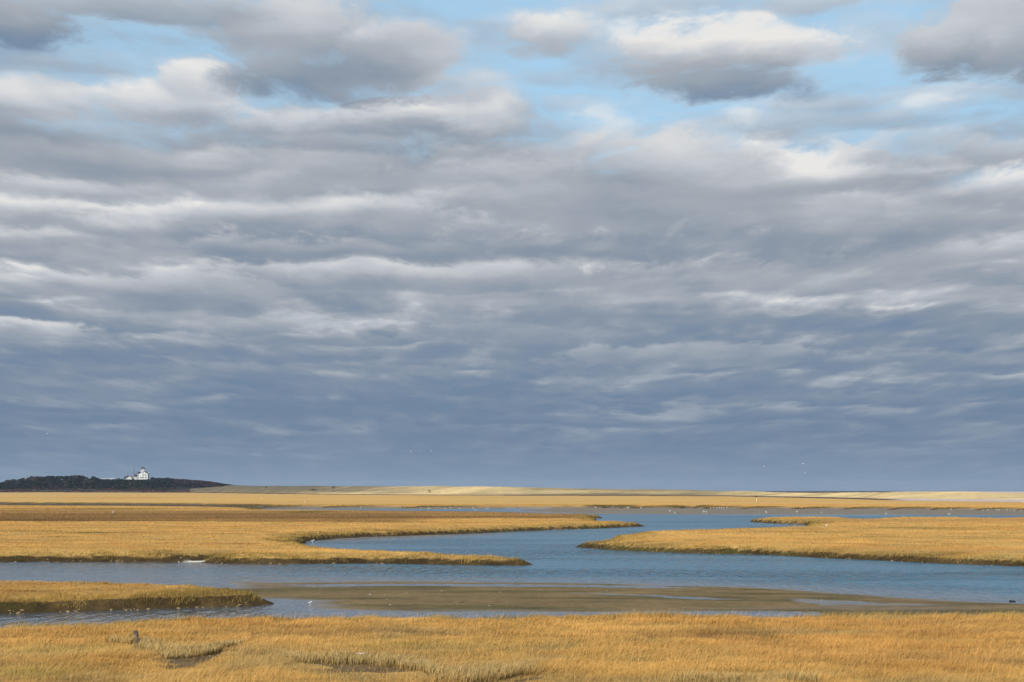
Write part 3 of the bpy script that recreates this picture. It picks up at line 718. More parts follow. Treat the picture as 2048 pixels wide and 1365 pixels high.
setlabel(g_, 'dry golden marsh grass covering the flat meadow and the tongues between the channels', 'grass')
print('blades', n)

# ---- seed heads standing above the sward along its far rim, and tall pale cordgrass round the hollows
def strip(pts, depth, dens, z=-0.05):
    P = np.array([ground_pt(x, y, z) for x, y in pts])
    out = []
    for (ax, ay), (bx, by) in zip(P[:-1], P[1:]):
        L = math.hypot(bx-ax, by-ay); k_ = int(L*depth*dens)
        t = rng.random(k_); d = rng.random(k_)**1.3*depth
        out.append(np.stack([ax+(bx-ax)*t, ay+(by-ay)*t+d, 1-d/depth], -1))
    return np.vstack(out)
S1 = [strip([(262,1305),(300,1312),(330,1320),(350,1317),(400,1312),(440,1306),(475,1300)], 3.2, 85),
      strip([(560,1325),(600,1330),(660,1327),(740,1331),(800,1337),(842,1342)], 3.0, 85),
      strip([(838,1343),(850,1352),(875,1366),(930,1367),(1000,1361),(1060,1350),(1100,1346)], 3.4, 85),
      strip([(1340,1372),(1450,1369),(1580,1368),(1640,1374)], 2.2, 70),
      strip([(205,1292),(250,1293),(268,1290)], 1.8, 70), strip([(285,1296),(340,1300)], 1.6, 70)]
T = np.vstack(S1); X, Y, fr = T.T
kp = rng.random(len(X)) < np.clip(.72+fbm(X, Y, 1.6, 1.6, 3, 111)*1.3, .12, 1); X, Y, fr = X[kp], Y[kp], fr[kp]
n = len(X); Z = surf_z(X, Y)
H = (0.40+0.30*vnoise(X*.8, Y*.8, 5))*rng.uniform(0.7, 1.2, n)*(0.65+0.35*fr)
st = np.array([0.66,0.50,0.25]); st2 = np.array([0.54,0.37,0.13])
t2 = rng.random(n)[:, None]
tip = (st*t2+st2*(1-t2))*rng.uniform(.75, 1.25, n)[:, None]
bow = rng.normal(0, .30, n)
mt = blades('tall_cordgrass', X, Y, Z, H, 0.030*rng.uniform(.6,1.3,n), H*(bow+.12), H*rng.normal(-.12, .25, n), tip, tip*np.array([.42,.38,.30]))
g2 = link('tall_cordgrass', mt, m_grass); g2['kind'] = 'stuff'
setlabel(g2, 'tall straw pale cordgrass fringing the small muddy hollows of the near meadow', 'grass')

NS = 16000
X = rng.uniform(-34, 34, NS); Yr_ = rng.uniform(68, 112, NS)
ms = grid_val(msd, X, Yr_); ok = (ms > 0.0) & ((ms < 2.5) | (rng.random(NS) < .5)) & (grid_val(hsd, X, Yr_) < -.5)
X, Y = X[ok], Yr_[ok]; n = len(X); Z = surf_z(X, Y)
tip = grass_colour(X, Y)*1.12*rng.uniform(.8, 1.25, n)[:, None]; H = rng.uniform(.42, .62, n)
ml = blades('seed_stalks', X, Y, Z, H, 0.014+0*X, H*rng.normal(.35, .2, n), H*rng.normal(0, .2, n), tip, tip*.7)
g3 = link('seed_stalks', ml, m_grass); g3['kind'] = 'stuff'
setlabel(g3, 'thin pale seed stalks rising above the near meadow', 'grass')

# ============================================================ small builders
def bm_new(): return bmesh.new()
def box(bm, x0, x1, y0, y1, z0, z1, mi=0):
    v = [bm.verts.new(p) for p in [(x0,y0,z0),(x1,y0,z0),(x1,y1,z0),(x0,y1,z0),(x0,y0,z1),(x1,y0,z1),(x1,y1,z1),(x0,y1,z1)]]
    for f in [(0,3,2,1),(4,5,6,7),(0,1,5,4),(1,2,6,5),(2,3,7,6),(3,0,4,7)]:
        bm.faces.new([v[i] for i in f]).material_index = mi
def prism(bm, pts, y0, y1):               # outline in xz, run along y
    a = [bm.verts.new((x, y0, z)) for x, z in pts]; b_ = [bm.verts.new((x, y1, z)) for x, z in pts]
    bm.faces.new(a); bm.faces.new(b_[::-1])
    for i in range(len(pts)):
        j = (i+1) % len(pts); bm.faces.new([a[j], a[i], b_[i], b_[j]])
def prism_x(bm, pts, x0, x1):             # outline in yz, run along x
    a = [bm.verts.new((x0, y, z)) for y, z in pts]; b_ = [bm.verts.new((x1, y, z)) for y, z in pts]
    bm.faces.new(a); bm.faces.new(b_[::-1])
    for i in range(len(pts)):
        j = (i+1) % len(pts); bm.faces.new([a[j], a[i], b_[i], b_[j]])
def tube(bm, p0, p1, r0, r1, n=8):
    p0 = Vector(p0); p1 = Vector(p1); d = (p1-p0).normalized()
    a = d.orthogonal().normalized(); c = d.cross(a)
    A_ = [bm.verts.new(p0+(a*math.cos(t)+c*math.sin(t))*r0) for t in [2*math.pi*i/n for i in range(n)]]
    B_ = [bm.verts.new(p1+(a*math.cos(t)+c*math.sin(t))*r1) for t in [2*math.pi*i/n for i in range(n)]]
    for i in range(n): bm.faces.new([A_[i], A_[(i+1)%n], B_[(i+1)%n], B_[i]])
    bm.faces.new(A_[::-1]); bm.faces.new(B_)
def rings(bm, secs, n=10, mi=0):          # body of revolution-like sections: (x, y, z, ry, rz), spine along x
    R_ = []
    for (x, y, z, ry, rz) in secs:
        R_.append([bm.verts.new((x, y+ry*math.cos(t), z+rz*math.sin(t))) for t in [2*math.pi*i/n for i in range(n)]])
    for a, b_ in zip(R_[:-1], R_[1:]):
        for i in range(n): bm.faces.new([a[i], a[(i+1)%n], b_[(i+1)%n], b_[i]]).material_index = mi
    bm.faces.new(R_[0][::-1]).material_index = mi; bm.faces.new(R_[-1]).material_index = mi
def out(name, bm, mats, parent=None, loc=None, smooth=False):
    bmesh.ops.recalc_face_normals(bm, faces=bm.faces[:])
    me = bpy.data.meshes.new(name); bm.to_mesh(me); bm.free()
    if smooth: me.polygons.foreach_set('use_smooth', [True]*len(me.polygons))
    for m_ in (mats if isinstance(mats, (list, tuple)) else [mats]): me.materials.append(m_)
    o = bpy.data.objects.new(name, me); COL.objects.link(o)
    if parent: o.parent = parent
    if loc: o.location = loc
    return o
def thing(name, loc, label, cat, group=None, rz=0):
    o = bpy.data.objects.new(name, None); COL.objects.link(o); o.location = loc; o.rotation_euler = (0, 0, rz)
    o.empty_display_size = 0.2
    return setlabel(o, label, cat, group)

M_white = simple('white_clapboard', (0.56,0.59,0.57), 0.7, 0.05, 2.0)
M_roof = simple('dark_shingle', (0.030,0.032,0.040), 0.85, 0.25, 1.0)
M_roofp = simple('plum_shingle', (0.060,0.040,0.055), 0.85, 0.25, 1.0)
M_glass = simple('window_pane', (0.10,0.11,0.12), 0.25, 0.2, 1.0, 0.5)
M_trim = simple('grey_trim', (0.38,0.40,0.40), 0.7, 0.08, 2.0)
M_brick = simple('chimney_brick', (0.12,0.06,0.05), 0.9, 0.25, 2.0)
M_steel = simple('mast_steel', (0.16,0.12,0.12), 0.6, 0.2, 1.0)
M_wood = simple('weathered_wood', (0.33,0.25,0.18), 0.9, 0.25, 6.0)
M_twig = simple('dark_twigs', (0.045,0.032,0.022), 0.95, 0.4, 20.0)
M_paint = simple('white_paint', (0.80,0.80,0.78), 0.6, 0.05, 5.0)
M_shell = simple('bleached_shell', (0.66,0.62,0.54), 0.7, 0.15, 20.0)
M_rock = simple('wet_dark_rock', (0.022,0.024,0.026), 0.5, 0.4, 8.0, 0.3, 0.4)
M_stump = simple('grey_driftwood_stump', (0.075,0.062,0.058), 0.9, 0.4, 9.0, 0.2, 0.5)
M_feather = simple('white_feathers', (0.82,0.82,0.80), 0.8, 0.03, 5.0)
M_mantle = simple('grey_mantle', (0.42,0.44,0.47), 0.8, 0.05, 5.0)
M_tipb = simple('black_wingtips', (0.03,0.03,0.03), 0.8, 0.1, 5.0)
M_bill = simple('yellow_bill', (0.55,0.36,0.06), 0.6, 0.05, 5.0)
M_bark = simple('dull_bark', (0.07,0.055,0.045), 0.95, 0.3, 3.0)

# ============================================================ the station on the hill
s = HD/F
def hpt(px, py): return at(px, py, HD)
BX, BY, BZ = hpt(286.6, 958.9)
st_ = thing('coastguard_house', (BX, HD, BZ), 'large white clapboard house with a square lookout tower on top of the wooded hill', 'house')
def X_(px): return (px-286.6)*s
def Z_(py): return (958.9-py)*s
def window(parent, px0, px1, py0, py1, y, name='window'):
    bm = bm_new(); box(bm, X_(px0)-.15, X_(px1)+.15, y-0.10, y-0.003, Z_(py1)-.15, Z_(py0)+.15)
    f_ = out(name, bm, M_trim, parent)
    bm = bm_new(); box(bm, X_(px0), X_(px1), y-0.16, y-0.103, Z_(py1), Z_(py0)); box(bm, (X_(px0)+X_(px1))/2-.0, (X_(px0)+X_(px1))/2+.0, y-.2, y-.16, Z_(py1), Z_(py0))
    out('pane', bm, M_glass, f_)
# front gable block
bm = bm_new(); prism(bm, [(X_(278), -2), (X_(295.4), -2), (X_(295.4), Z_(948.2)), (X_(286.7), Z_(942.9)), (X_(278), Z_(948.2))], 0, 17)
w1 = out('wall', bm, M_white, st_)
bm = bm_new()
for a, b_ in ((277.4, 286.7), (296.0, 286.7)):
    za, zb = Z_(948.55), Z_(942.75)
    prism(bm, [(X_(a), za), (X_(b_), zb), (X_(b_), zb+.42), (X_(a), za+.42)], -0.5, 17.4)
r1 = out('roof', bm, M_roof, st_)
# cross block behind
bm = bm_new(); prism_x(bm, [(4, -2), (16, -2), (16, Z_(947.6)), (10, Z_(944.9)), (4, Z_(947.6))], X_(274.2), X_(293.8)+1.9)
out('wall', bm, M_white, st_)
bm = bm_new()
prism_x(bm, [(3.4, Z_(947.9)), (10, Z_(944.6)), (10, Z_(944.2)), (3.4, Z_(947.4))], X_(273.6), X_(294.2))
prism_x(bm, [(16.6, Z_(947.9)), (10.003, Z_(944.6)), (10.003, Z_(944.2)), (16.6, Z_(947.4))], X_(273.6), X_(294.2))
out('roof', bm, M_roof, st_)
# porch and link wing on the left
bm = bm_new(); box(bm, X_(264.4), X_(274.17), 3.2, 11, -2, Z_(954.3)); out('wing_wall', bm, M_white, st_)
bm = bm_new(); box(bm, X_(264.2), X_(274.16), 2.8, 11.3, Z_(954.3)+.003, Z_(953.7)); out('wing_roof', bm, M_roofp, st_)
bm = bm_new(); prism(bm, [(X_(268.0), Z_(953.69)), (X_(272.7), Z_(953.69)), (X_(272.7), Z_(949.3)), (X_(271.5), Z_(948.8)), (X_(269), Z_(948.8)), (X_(268), Z_(949.6))], 5, 10)
out('dormer', bm, M_roofp, st_)
for a, b_, c, d in ((265.6,267,955.5,957.6),(268.2,269.6,955.5,957.6),(271.2,272.8,955.5,957.6)): window(st_, a, b_, c, d, 3.2)
for a, b_, c, d in ((274.8,276.8,950,953),(274.8,276.8,954.7,957.4)): window(st_, a, b_, c, d, 4)
for a, b_, c, d in ((285.4,287.4,945.2,946.9),(284.9,288.2,949.4,951.6),(290.0,292.6,949.4,951.6),(280.0,282.3,954.5,956.6),(283.3,287.6,954.4,956.8),(290.0,292.8,954.3,956.8)):
    window(st_, a, b_, c, d, 0)
# lookout tower
tw = bpy.data.objects.new('tower', None)
bm = bm_new(); box(bm, X_(280.3), X_(287.9), 6.5, 6.5+7, Z_(946.5), Z_(937.9)); tw = out('tower', bm, M_white, st_)
for a, b_ in ((280.7,281.9),(283.3,285.0),(286.4,287.6)):
    bm = bm_new(); box(bm, X_(a), X_(b_), 6.40, 6.497, Z_(941.4), Z_(938.8)); out('window', bm, M_glass, tw)
bm = bm_new()
hw = X_(288.3)-X_(284.1); cxm = X_(284.1)
c0 = [bm.verts.new(p) for p in [(cxm-hw, 5.9, Z_(937.89)), (cxm+hw, 5.9, Z_(937.89)), (cxm+hw, 14.1, Z_(937.89)), (cxm-hw, 14.1, Z_(937.89))]]
c1 = [bm.verts.new(p) for p in [(cxm-hw*.55, 8.2, Z_(935.0)), (cxm+hw*.25, 8.2, Z_(935.0)), (cxm+hw*.25, 11.8, Z_(935.0)), (cxm-hw*.55, 11.8, Z_(935.0))]]
for i in range(4): bm.faces.new([c0[i], c0[(i+1)%4], c1[(i+1)%4], c1[i]])
bm.faces.new(c1); bm.faces.new(c0[::-1])
out('tower_roof', bm, M_roof, tw)
bm = bm_new(); box(bm, X_(281.0), X_(282.1), 8.6, 9.6, Z_(936.4), Z_(933.9)); out('chimney', bm, M_brick, st_)
bm = bm_new(); tube(bm, (X_(284.6), 10, Z_(935)), (X_(284.6), 10, Z_(928)), .12, .05, 6); out('flagpole', bm, M_steel, st_)

# outbuilding to its left
ob = thing('outbuilding', (BX, HD-6, BZ-.7), 'small white gabled outbuilding with a dark roof and chimney left of the big hilltop house', 'house')
bm = bm_new(); prism(bm, [(X_(256.8), -2), (X_(264.2), -2), (X_(264.2), Z_(954.6)), (X_(260.9), Z_(951.9)), (X_(256.8), Z_(954.8))], 0, 9); out('wall', bm, M_white, ob)
bm = bm_new(); prism_x(bm, [(1.5, -2), (8, -2), (8, Z_(954.6)), (4.7, Z_(952.3)), (1.5, Z_(954.6))], X_(252.4), X_(256.78)); out('wall', bm, M_white, ob)
bm = bm_new(); prism(bm, [(X_(256.3), Z_(955.3)), (X_(260.9), Z_(952.0)), (X_(260.9), Z_(951.5)), (X_(256.3), Z_(954.7))], -.4, 9.3)
prism(bm, [(X_(264.7), Z_(955.1)), (X_(260.903), Z_(952.0)), (X_(260.903), Z_(951.5)), (X_(264.7), Z_(954.5))], -.4, 9.3); 
prism_x(bm, [(1.1, Z_(954.9)), (4.7, Z_(952.1)), (4.7, Z_(951.5)), (1.1, Z_(954.2))], X_(252.0), X_(259.6)); out('roof', bm, M_roofp, ob)
bm = bm_new(); box(bm, X_(254.9), X_(255.9), 4.9, 5.9, Z_(953), Z_(949.6)); out('chimney', bm, M_brick, ob)
bm = bm_new(); prism(bm, [(X_(260.6), Z_(955.9)), (X_(261.6), Z_(954.6)), (X_(262.4), Z_(955.9)), (X_(261.6), Z_(957.2))], -.1, -.003); out('window', bm, M_glass, ob)
bm = bm_new(); box(bm, X_(253.6), X_(256.0), 1.38, 1.497, Z_(957.4), Z_(955.9)); out('window', bm, M_glass, ob)

# lattice mast between them
mx_, my_, mz_ = hpt(266.6, 959.6)
ms_ = thing('radio_mast', (mx_, HD+9, mz_), 'slender lattice radio mast beside the big hilltop house', 'mast')
bm = bm_new(); Ht = (959.6-934.6)*s
for sx, sy in ((-1,-1),(1,-1),(1,1),(-1,1)): tube(bm, (sx*1.6, sy*1.6, 0), (sx*.18, sy*.18, Ht), .17, .12, 6)
for j in range(10):
    z0, z1 = Ht*j/10, Ht*(j+1)/10; a0 = 1.6-1.42*j/10; a1 = 1.6-1.42*(j+1)/10
    for sx in (-1, 1):
        tube(bm, (-a0*sx, -a0, z0), (a1*sx, -a1, z1), .08, .08, 4); tube(bm, (-a0, a0*sx, z0), (-a1, -a1*sx, z1), .08, .08, 4)
    tube(bm, (-a1, -a1, z1), (a1, -a1, z1), .07, .07, 4)
out('lattice', bm, M_steel, ms_)
bm = bm_new(); tube(bm, (0, 0, Ht), (0, 0, (959.6-922.5)*s), .13, .05, 6); out('antenna', bm, M_steel, ms_)

# low cottages on the ridge
def cottage(px0, px1, pyb, pyt, label, D=HD+4):
    cxp = (px0+px1)/2; x, y, z = at(cxp, pyb, D); hw_ = (px1-px0)/2*D/F; h = (pyb-pyt)*D/F
    t = thing('cottage', (x, y, z), label, 'house', 'low white cottages among the hill trees')
    bm = bm_new(); box(bm, -hw_, hw_, 0, 6, -4, h*.55); out('wall', bm, M_white, t)
    bm = bm_new(); prism_x(bm, [(-.5, h*.5), (3, h+.6), (6.5, h*.5)], -hw_-.4, hw_+.4); out('roof', bm, M_trim, t)
    for q in (-.5, .4):
        bm = bm_new(); box(bm, hw_*q-.5, hw_*q+.5, -.1, -.003, h*.05, h*.4); out('window', bm, M_glass, t)
cottage(203.5, 213.5, 960.4, 957.9, 'low white cottage on the ridge just right of the lone tree')
cottage(216.5, 228.5, 960.2, 957.6, 'long low white cottage on the ridge, nearest to the big house')
cottage(48.5, 52.5, 960, 957.3, 'tiny white cottage showing through the trees at the hill\'s left end', D=HD-40)

# ============================================================ trees on the hill
m_leaf, kk = mat_new('far_foliage')
a1 = kk.new('ShaderNodeAttribute', attribute_name='tint')
d1 = kk.new('ShaderNodeBsdfDiffuse'); kk.l.new(a1.outputs['Color'], d1.inputs[0]); finish(kk, d1.outputs[0])
TREEC = dict(pine=(0.013,0.022,0.019), oak=(0.042,0.032,0.035), scrub=(0.055,0.035,0.035), olive=(0.050,0.052,0.034))  # dark trees; the cloud shade over the hill is put into these colours
def crown_quads(cx, cy, cz, rx, ry, rz, nq, size, col, bottom=0.0):
    """leaf sprays scattered through a lumpy crown"""
    nl = max(4, nq//28)
    lob = rng.normal(0, 1, (nl, 3)); lob /= np.linalg.norm(lob, axis=1)[:, None]; lob *= rng.uniform(.25, .62, nl)[:, None]; lob[:, 2] = np.abs(lob[:, 2])*.9-.12
    k_ = rng.integers(0, nl, nq); d = rng.normal(0, 1, (nq, 3)); d /= np.linalg.norm(d, axis=1)[:, None]
    lr = rng.uniform(.28, .50, nl)
    p = lob[k_] + d*(lr[k_]*rng.uniform(.6, 1.0, nq))[:, None]
    P = np.array([cx, cy, cz]) + p*np.array([rx, ry, rz])
    u = rng.normal(0, 1, (nq, 3)); u /= np.linalg.norm(u, axis=1)[:, None]
    v_ = np.cross(u, rng.normal(0, 1, (nq, 3))); v_ /= np.linalg.norm(v_, axis=1)[:, None]
    sz = size*rng.uniform(.5, 1.2, nq)[:, None]
    Q = np.stack([P-u*sz-v_*sz*.6, P+u*sz*.9-v_*sz*.5, P+u*sz+v_*sz*.6, P-u*sz*.8+v_*sz*.7], 1)
    c = np.array(col)*rng.uniform(.85, 1.18, nq)[:, None]*rng.uniform(.85, 1.18, nl)[k_][:, None]
    return Q, c
def quads_mesh(name, Qs, Cs):
    Q = np.concatenate(Qs).astype(np.float32); c = np.concatenate(Cs); n = len(Q)
    me = bpy.data.meshes.new(name); me.vertices.add(n*4); me.vertices.foreach_set('co', Q.ravel())
    me.loops.add(n*4); me.loops.foreach_set('vertex_index', np.arange(n*4, dtype=np.int32))
    me.polygons.add(n); me.polygons.foreach_set('loop_start', np.arange(0, n*4, 4, dtype=np.int32)); me.update(calc_edges=True)
    C4 = np.ones((n, 4, 4)); C4[..., :3] = c[:, None, :]; set_col(me, C4); return me
Qs, Cs = [], []
for i in range(3200):
    p = random.uniform(-560, 474); d = random.choice([random.uniform(-330, 40), random.uniform(-200, 10)])
    y = HD+d; x = (p-HX)/F*y; g0 = hill_z(x, y)
    if p > 350 and d < -150 - (0): continue
    base_line = 3.4 if p < 360 else 3.4+(p-360)*.035
    if g0 < base_line: continue
    lim = CAM_H - (float(np.interp(p, hx, hy))+0.35-HY)/F*y
    h = random.uniform(6, 11.5)*(0.55 if p > 400 else 1)
    if d < -170: h *= .6
    near_house = 246 < p < 300
    if near_house: lim = min(lim, CAM_H-(959.6-HY)/F*y)
    if g0+h > lim: h = lim-g0
    if h < 1.3: continue
    kn = vnoise(np.array([p/52.0]), np.array([d/160.0]), 4)[0]
    kind = 'pine' if kn > -0.02 else 'oak'
    if random.random() < .1: kind = random.choice(['pine', 'oak', 'scrub', 'olive'])
    rr_ = max(2.0, h*random.uniform(.5, .8))
    Q, c = crown_quads(x, y, g0+h*.55, rr_, rr_, h*.55, 70, 1.35 if kind != 'pine' else 1.2, TREEC[kind])
    Q[..., 2] = np.minimum(Q[..., 2], lim+.5)
    Qs.append(Q); Cs.append(c)
wood_o = link('hillside_wood', quads_mesh('hillside_wood', Qs, Cs), m_leaf); wood_o['kind'] = 'stuff'
setlabel(wood_o, 'dark massed pines and bare scrub covering the hill', 'wood')
Qs, Cs = [], []
for i in range(700):                                    # reddish and olive scrub at the hill's foot
    p = random.uniform(-500, 440); d = random.uniform(-560, -240); y = HD+d; x = (p-HX)/F*y; g0 = hill_z(x, y)
    if g0 > 4.5: continue
    h = random.uniform(1.0, 2.6)
    kn = vnoise(np.array([p/45.0]), np.array([d/120.0]), 8)[0]
    col = (0.075,0.035,0.033) if kn > .05 else (0.10,0.085,0.052) if kn < -.12 else (0.06,0.045,0.038)
    Q, c = crown_quads(x, y, g0+h*.4, h*2.2, h*2.2, h*.6, 40, .8, col); Qs.append(Q); Cs.append(c)
so_ = link('shore_scrub', quads_mesh('shore_scrub', Qs, Cs), m_leaf); so_['kind'] = 'stuff'
setlabel(so_, 'low reddish and olive scrub along the foot of the hill', 'scrub')

def tree(px, pyt, pyb, wpx, kind, label, cat='tree', name='pine_tree', group='trees standing out on the hill skyline', D=HD-8):
    x, y, z = at(px, pyb, D); h = (pyb-pyt)*D/F; r_ = wpx/2*D/F
    t = thing(name, (x, y, z), label, cat, group)
    nq = 260
    Q, c = crown_quads(0, 0, h*.60, r_*1.12, r_*1.12, h*.50, nq, .62, TREEC[kind])
    me = quads_mesh('crown', [Q], [c]); link('crown', me, m_leaf, t)
    bm = bm_new(); tube(bm, (0, 0, -2), (r_*.08, 0, h*.55), .38, .18, 7)
    for a_ in range(5):
        an = a_*1.257+.4; tube(bm, (0, 0, h*(.25+.05*a_)), (math.cos(an)*r_*.6, math.sin(an)*r_*.6, h*(.55+.05*a_)), .14, .05, 5)
    out('trunk', bm, M_bark, t)
tree(187, 951.6, 961, 8.5, 'pine', 'lone dark round pine rising in the gap between the wood and the cottages')
tree(195, 955.8, 961, 6, 'oak', 'low brown bush leaning against the right side of the lone pine', 'bush', 'bush')
tree(156, 948.9, 962, 9, 'pine', 'tallest dark pine on the wooded ridge')
tree(167, 951, 962, 8, 'pine', 'dark pine ending the wood at the edge of the gap')
tree(99, 950.4, 962, 9, 'pine', 'rounded dark pine at the middle of the left wood skyline')
tree(64, 951.8, 962, 10, 'pine', 'broad dark pine just right of the tiny cottage')
tree(131, 951.2, 962, 9, 'oak', 'bare brownish tree between two dark pines on the left wood skyline', name='oak_tree')
tree(249.8, 952.9, 960.5, 4.6, 'pine', 'small dark cedar pressed against the left end of the outbuilding', name='cedar_tree', D=HD-12)
tree(237, 956.4, 961, 4, 'pine', 'little dark cedar midway between the cottages and the outbuilding', name='cedar_tree')
tree(306, 954.0, 961.5, 12, 'pine', 'round dark bushy pine just right of the big hilltop house')
tree(320, 955.2, 961.5, 7, 'oak', 'thin bare tree right of the round bushy pine', name='oak_tree')
tree(334, 954.6, 962.5, 11, 'oak', 'bare brown tree crowning the right shoulder of the hill', name='oak_tree')
tree(355, 956.9, 964, 10, 'pine', 'dark pine where the right shoulder starts to fall away')
tree(16, 959.4, 968, 12, 'pine', 'dark pine at the far left end of the hill')

# dark bushes in the dunes
def dune_bush(px, py, w_, h_, label):
    i_ = int(np.argmin(abs(pxs-px))); col_ = np.array([CAM_H-HY*0]) 
    pp = HY + (CAM_H-ZZ[:46, i_])*F/DDa[:46, i_]
    j_ = int(np.argmin(abs(pp-py))); y = float(DDa[j_, i_]); z = float(ZZ[j_, i_]); x = (px-HX)/F*y
    t = thing('bush', (x, y, z), label, 'bush', 'dark bushes on the dunes')
    rx = w_/2*y/F; rz_ = max(.5, h_*y/F)
    Q, c = crown_quads(0, 0, rz_*.45, rx, rx*.7, rz_*.8, 160, .35, (0.03,0.030,0.022))
    link('foliage', quads_mesh('foliage', [Q], [c]), m_leaf, t)
    bm = bm_new(); tube(bm, (0, 0, -.3), (.1, 0, rz_*.5), .12, .06, 6); out('stem', bm, M_bark, t)
dune_bush(627, 981.5, 11, 2.2, 'wide dark bush low on the shaded left dunes')
dune_bush(668, 977.2, 9, 1.6, 'dark bush near the crest of the left dunes')
dune_bush(859, 982.5, 5, 1.3, 'small dark bush alone on the pale sand face')
dune_bush(532, 975.8, 8, 1.6, 'dark bush near the hill end of the dunes')

# ============================================================ marsh furniture
x, y = ground_pt(1513, 1004.2, 0)
np_ = thing('nest_pole', (x, y, 0), 'tall pole with a dark osprey nest platform standing alone in the far marsh', 'nest pole')
bm = bm_new(); tube(bm, (0, 0, -.5), (0, 0, 2.35), .075, .06, 8); out('pole', bm, M_paint, np_)
bm = bm_new(); box(bm, -.6, .6, -.55, .55, 2.35, 2.43); 
for q in (-.5, .5): tube(bm, (0, 0, 1.9), (q, 0, 2.35), .04, .04, 5)
out('platform', bm, M_wood, np_)
bm = bm_new(); rings(bm, [(-.62,0,2.62,.2,.10),(-.35,0,2.66,.52,.19),(0,0,2.68,.62,.22),(.35,0,2.66,.52,.19),(.62,0,2.62,.2,.10)], 12)
for i in range(120):
    a_ = random.uniform(0, 6.28); r_ = random.uniform(.1, .55); z0 = random.uniform(2.44, 2.95)
    p0 = (r_*math.cos(a_), r_*math.sin(a_), z0); a2 = a_+random.uniform(.5, 2.6); r2 = random.uniform(.4, .85)
    tube(bm, p0, (r2*math.cos(a2), r2*math.sin(a2), min(3.0, z0+random.uniform(-.1, .12))), .035, .02, 5)
out('nest', bm, M_twig, np_)
def stake(px, py, h, label, r_=.06):
    x, y = ground_pt(px, py, 0); t = thing('stake', (x, y, 0), label, 'stake', 'pale stakes in the far marsh')
    bm = bm_new(); tube(bm, (0, 0, -.4), (0.03, 0, h), r_, r_*.8, 8); out('post', bm, M_paint, t)
    bm = bm_new(); tube(bm, (0.03, 0, h), (0.03, 0, h+.10), r_*1.6, r_*1.5, 8); out('cap', bm, M_paint, t)
stake(609.4, 1006, 1.15, 'thin white stake upright in the far marsh above the creek', .05)
stake(523.5, 997, .6, 'short pale stake far off in the marsh, left of the taller white one', .12)

def skiff(px, py, L, label, z=0.15, rz=0):
    x, y = ground_pt(px, py, z); t = thing('skiff', (x, y, z), label, 'boat', None, rz)
    bm = bm_new()
    secs = [(-.5, .36, .30), (-.35, .44, .26), (0, .48, .24), (.3, .36, .27), (.45, .16, .33), (.5, .03, .38)]
    prev = None
    for (u, hw_, top_) in secs:
        ring = [bm.verts.new((u*L, sgn*hw_*L*.42*k2, zz_*L*.5)) for sgn, k2, zz_ in ((-1, 1, top_*1.3), (-1, .75, 0.02), (1, .75, 0.02), (1, 1, top_*1.3))]
        if prev:
            for i in range(3): bm.faces.new([prev[i], prev[i+1], ring[i+1], ring[i]])
        else: bm.faces.new(ring)
        prev = ring
    bmesh.ops.solidify(bm, geom=bm.faces[:], thickness=.05)
    out('hull', bm, M_paint, t)
    for u in (-.25, .12):
        bm = bm_new(); box(bm, u*L-.12, u*L+.12, -.17*L, .17*L, .12*L, .12*L+.05); out('thwart', bm, M_wood, t)
skiff(369.6, 985.3, 2.4, 'small white boat drawn up on the dark shore below the hill', .3)
skiff(550.5, 990.6, 2.3, 'flat white boat lying at the back of the far marsh left of the pale dunes', .2)

# ============================================================ gulls
def gull_standing():
    bm = bm_new()
    rings(bm, [(-.30,0,.235,.012,.006),(-.24,0,.24,.035,.018),(-.15,0,.25,.062,.048),(-.03,0,.262,.082,.078),(.07,0,.285,.078,.080),(.13,0,.33,.052,.056),(.155,0,.375,.040,.044),(.185,0,.40,.042,.042),(.215,0,.398,.030,.028),(.225,0,.394,.012,.012)], 10)
    me_body = bm
    for sgn in (-1, 1):                                   # legs join the belly
        tube(bm, (-.01, sgn*.03, .20), (-.005, sgn*.032, .02), .012, .008, 5)
        box(bm, -.02, .05, sgn*.032-.02, sgn*.032+.02, 0, .02)
    body = (bm, [M_feather])
    wb = []
    for sgn in (-1, 1):
        b2 = bm_new(); rings(b2, [(-.33,sgn*.02,.245,.010,.012),(-.22,sgn*.045,.262,.018,.028),(-.05,sgn*.076,.285,.018,.048),(.08,sgn*.072,.30,.012,.030)], 8, 0)
        for f_ in b2.faces:
            if f_.calc_center_median().x < -.27: f_.material_index = 1
        wb.append(b2)
    b3 = bm_new(); rings(b3, [(.222,0,.395,.012,.013),(.25,0,.39,.009,.010),(.272,0,.382,.003,.004)], 6)
    return body, wb, b3
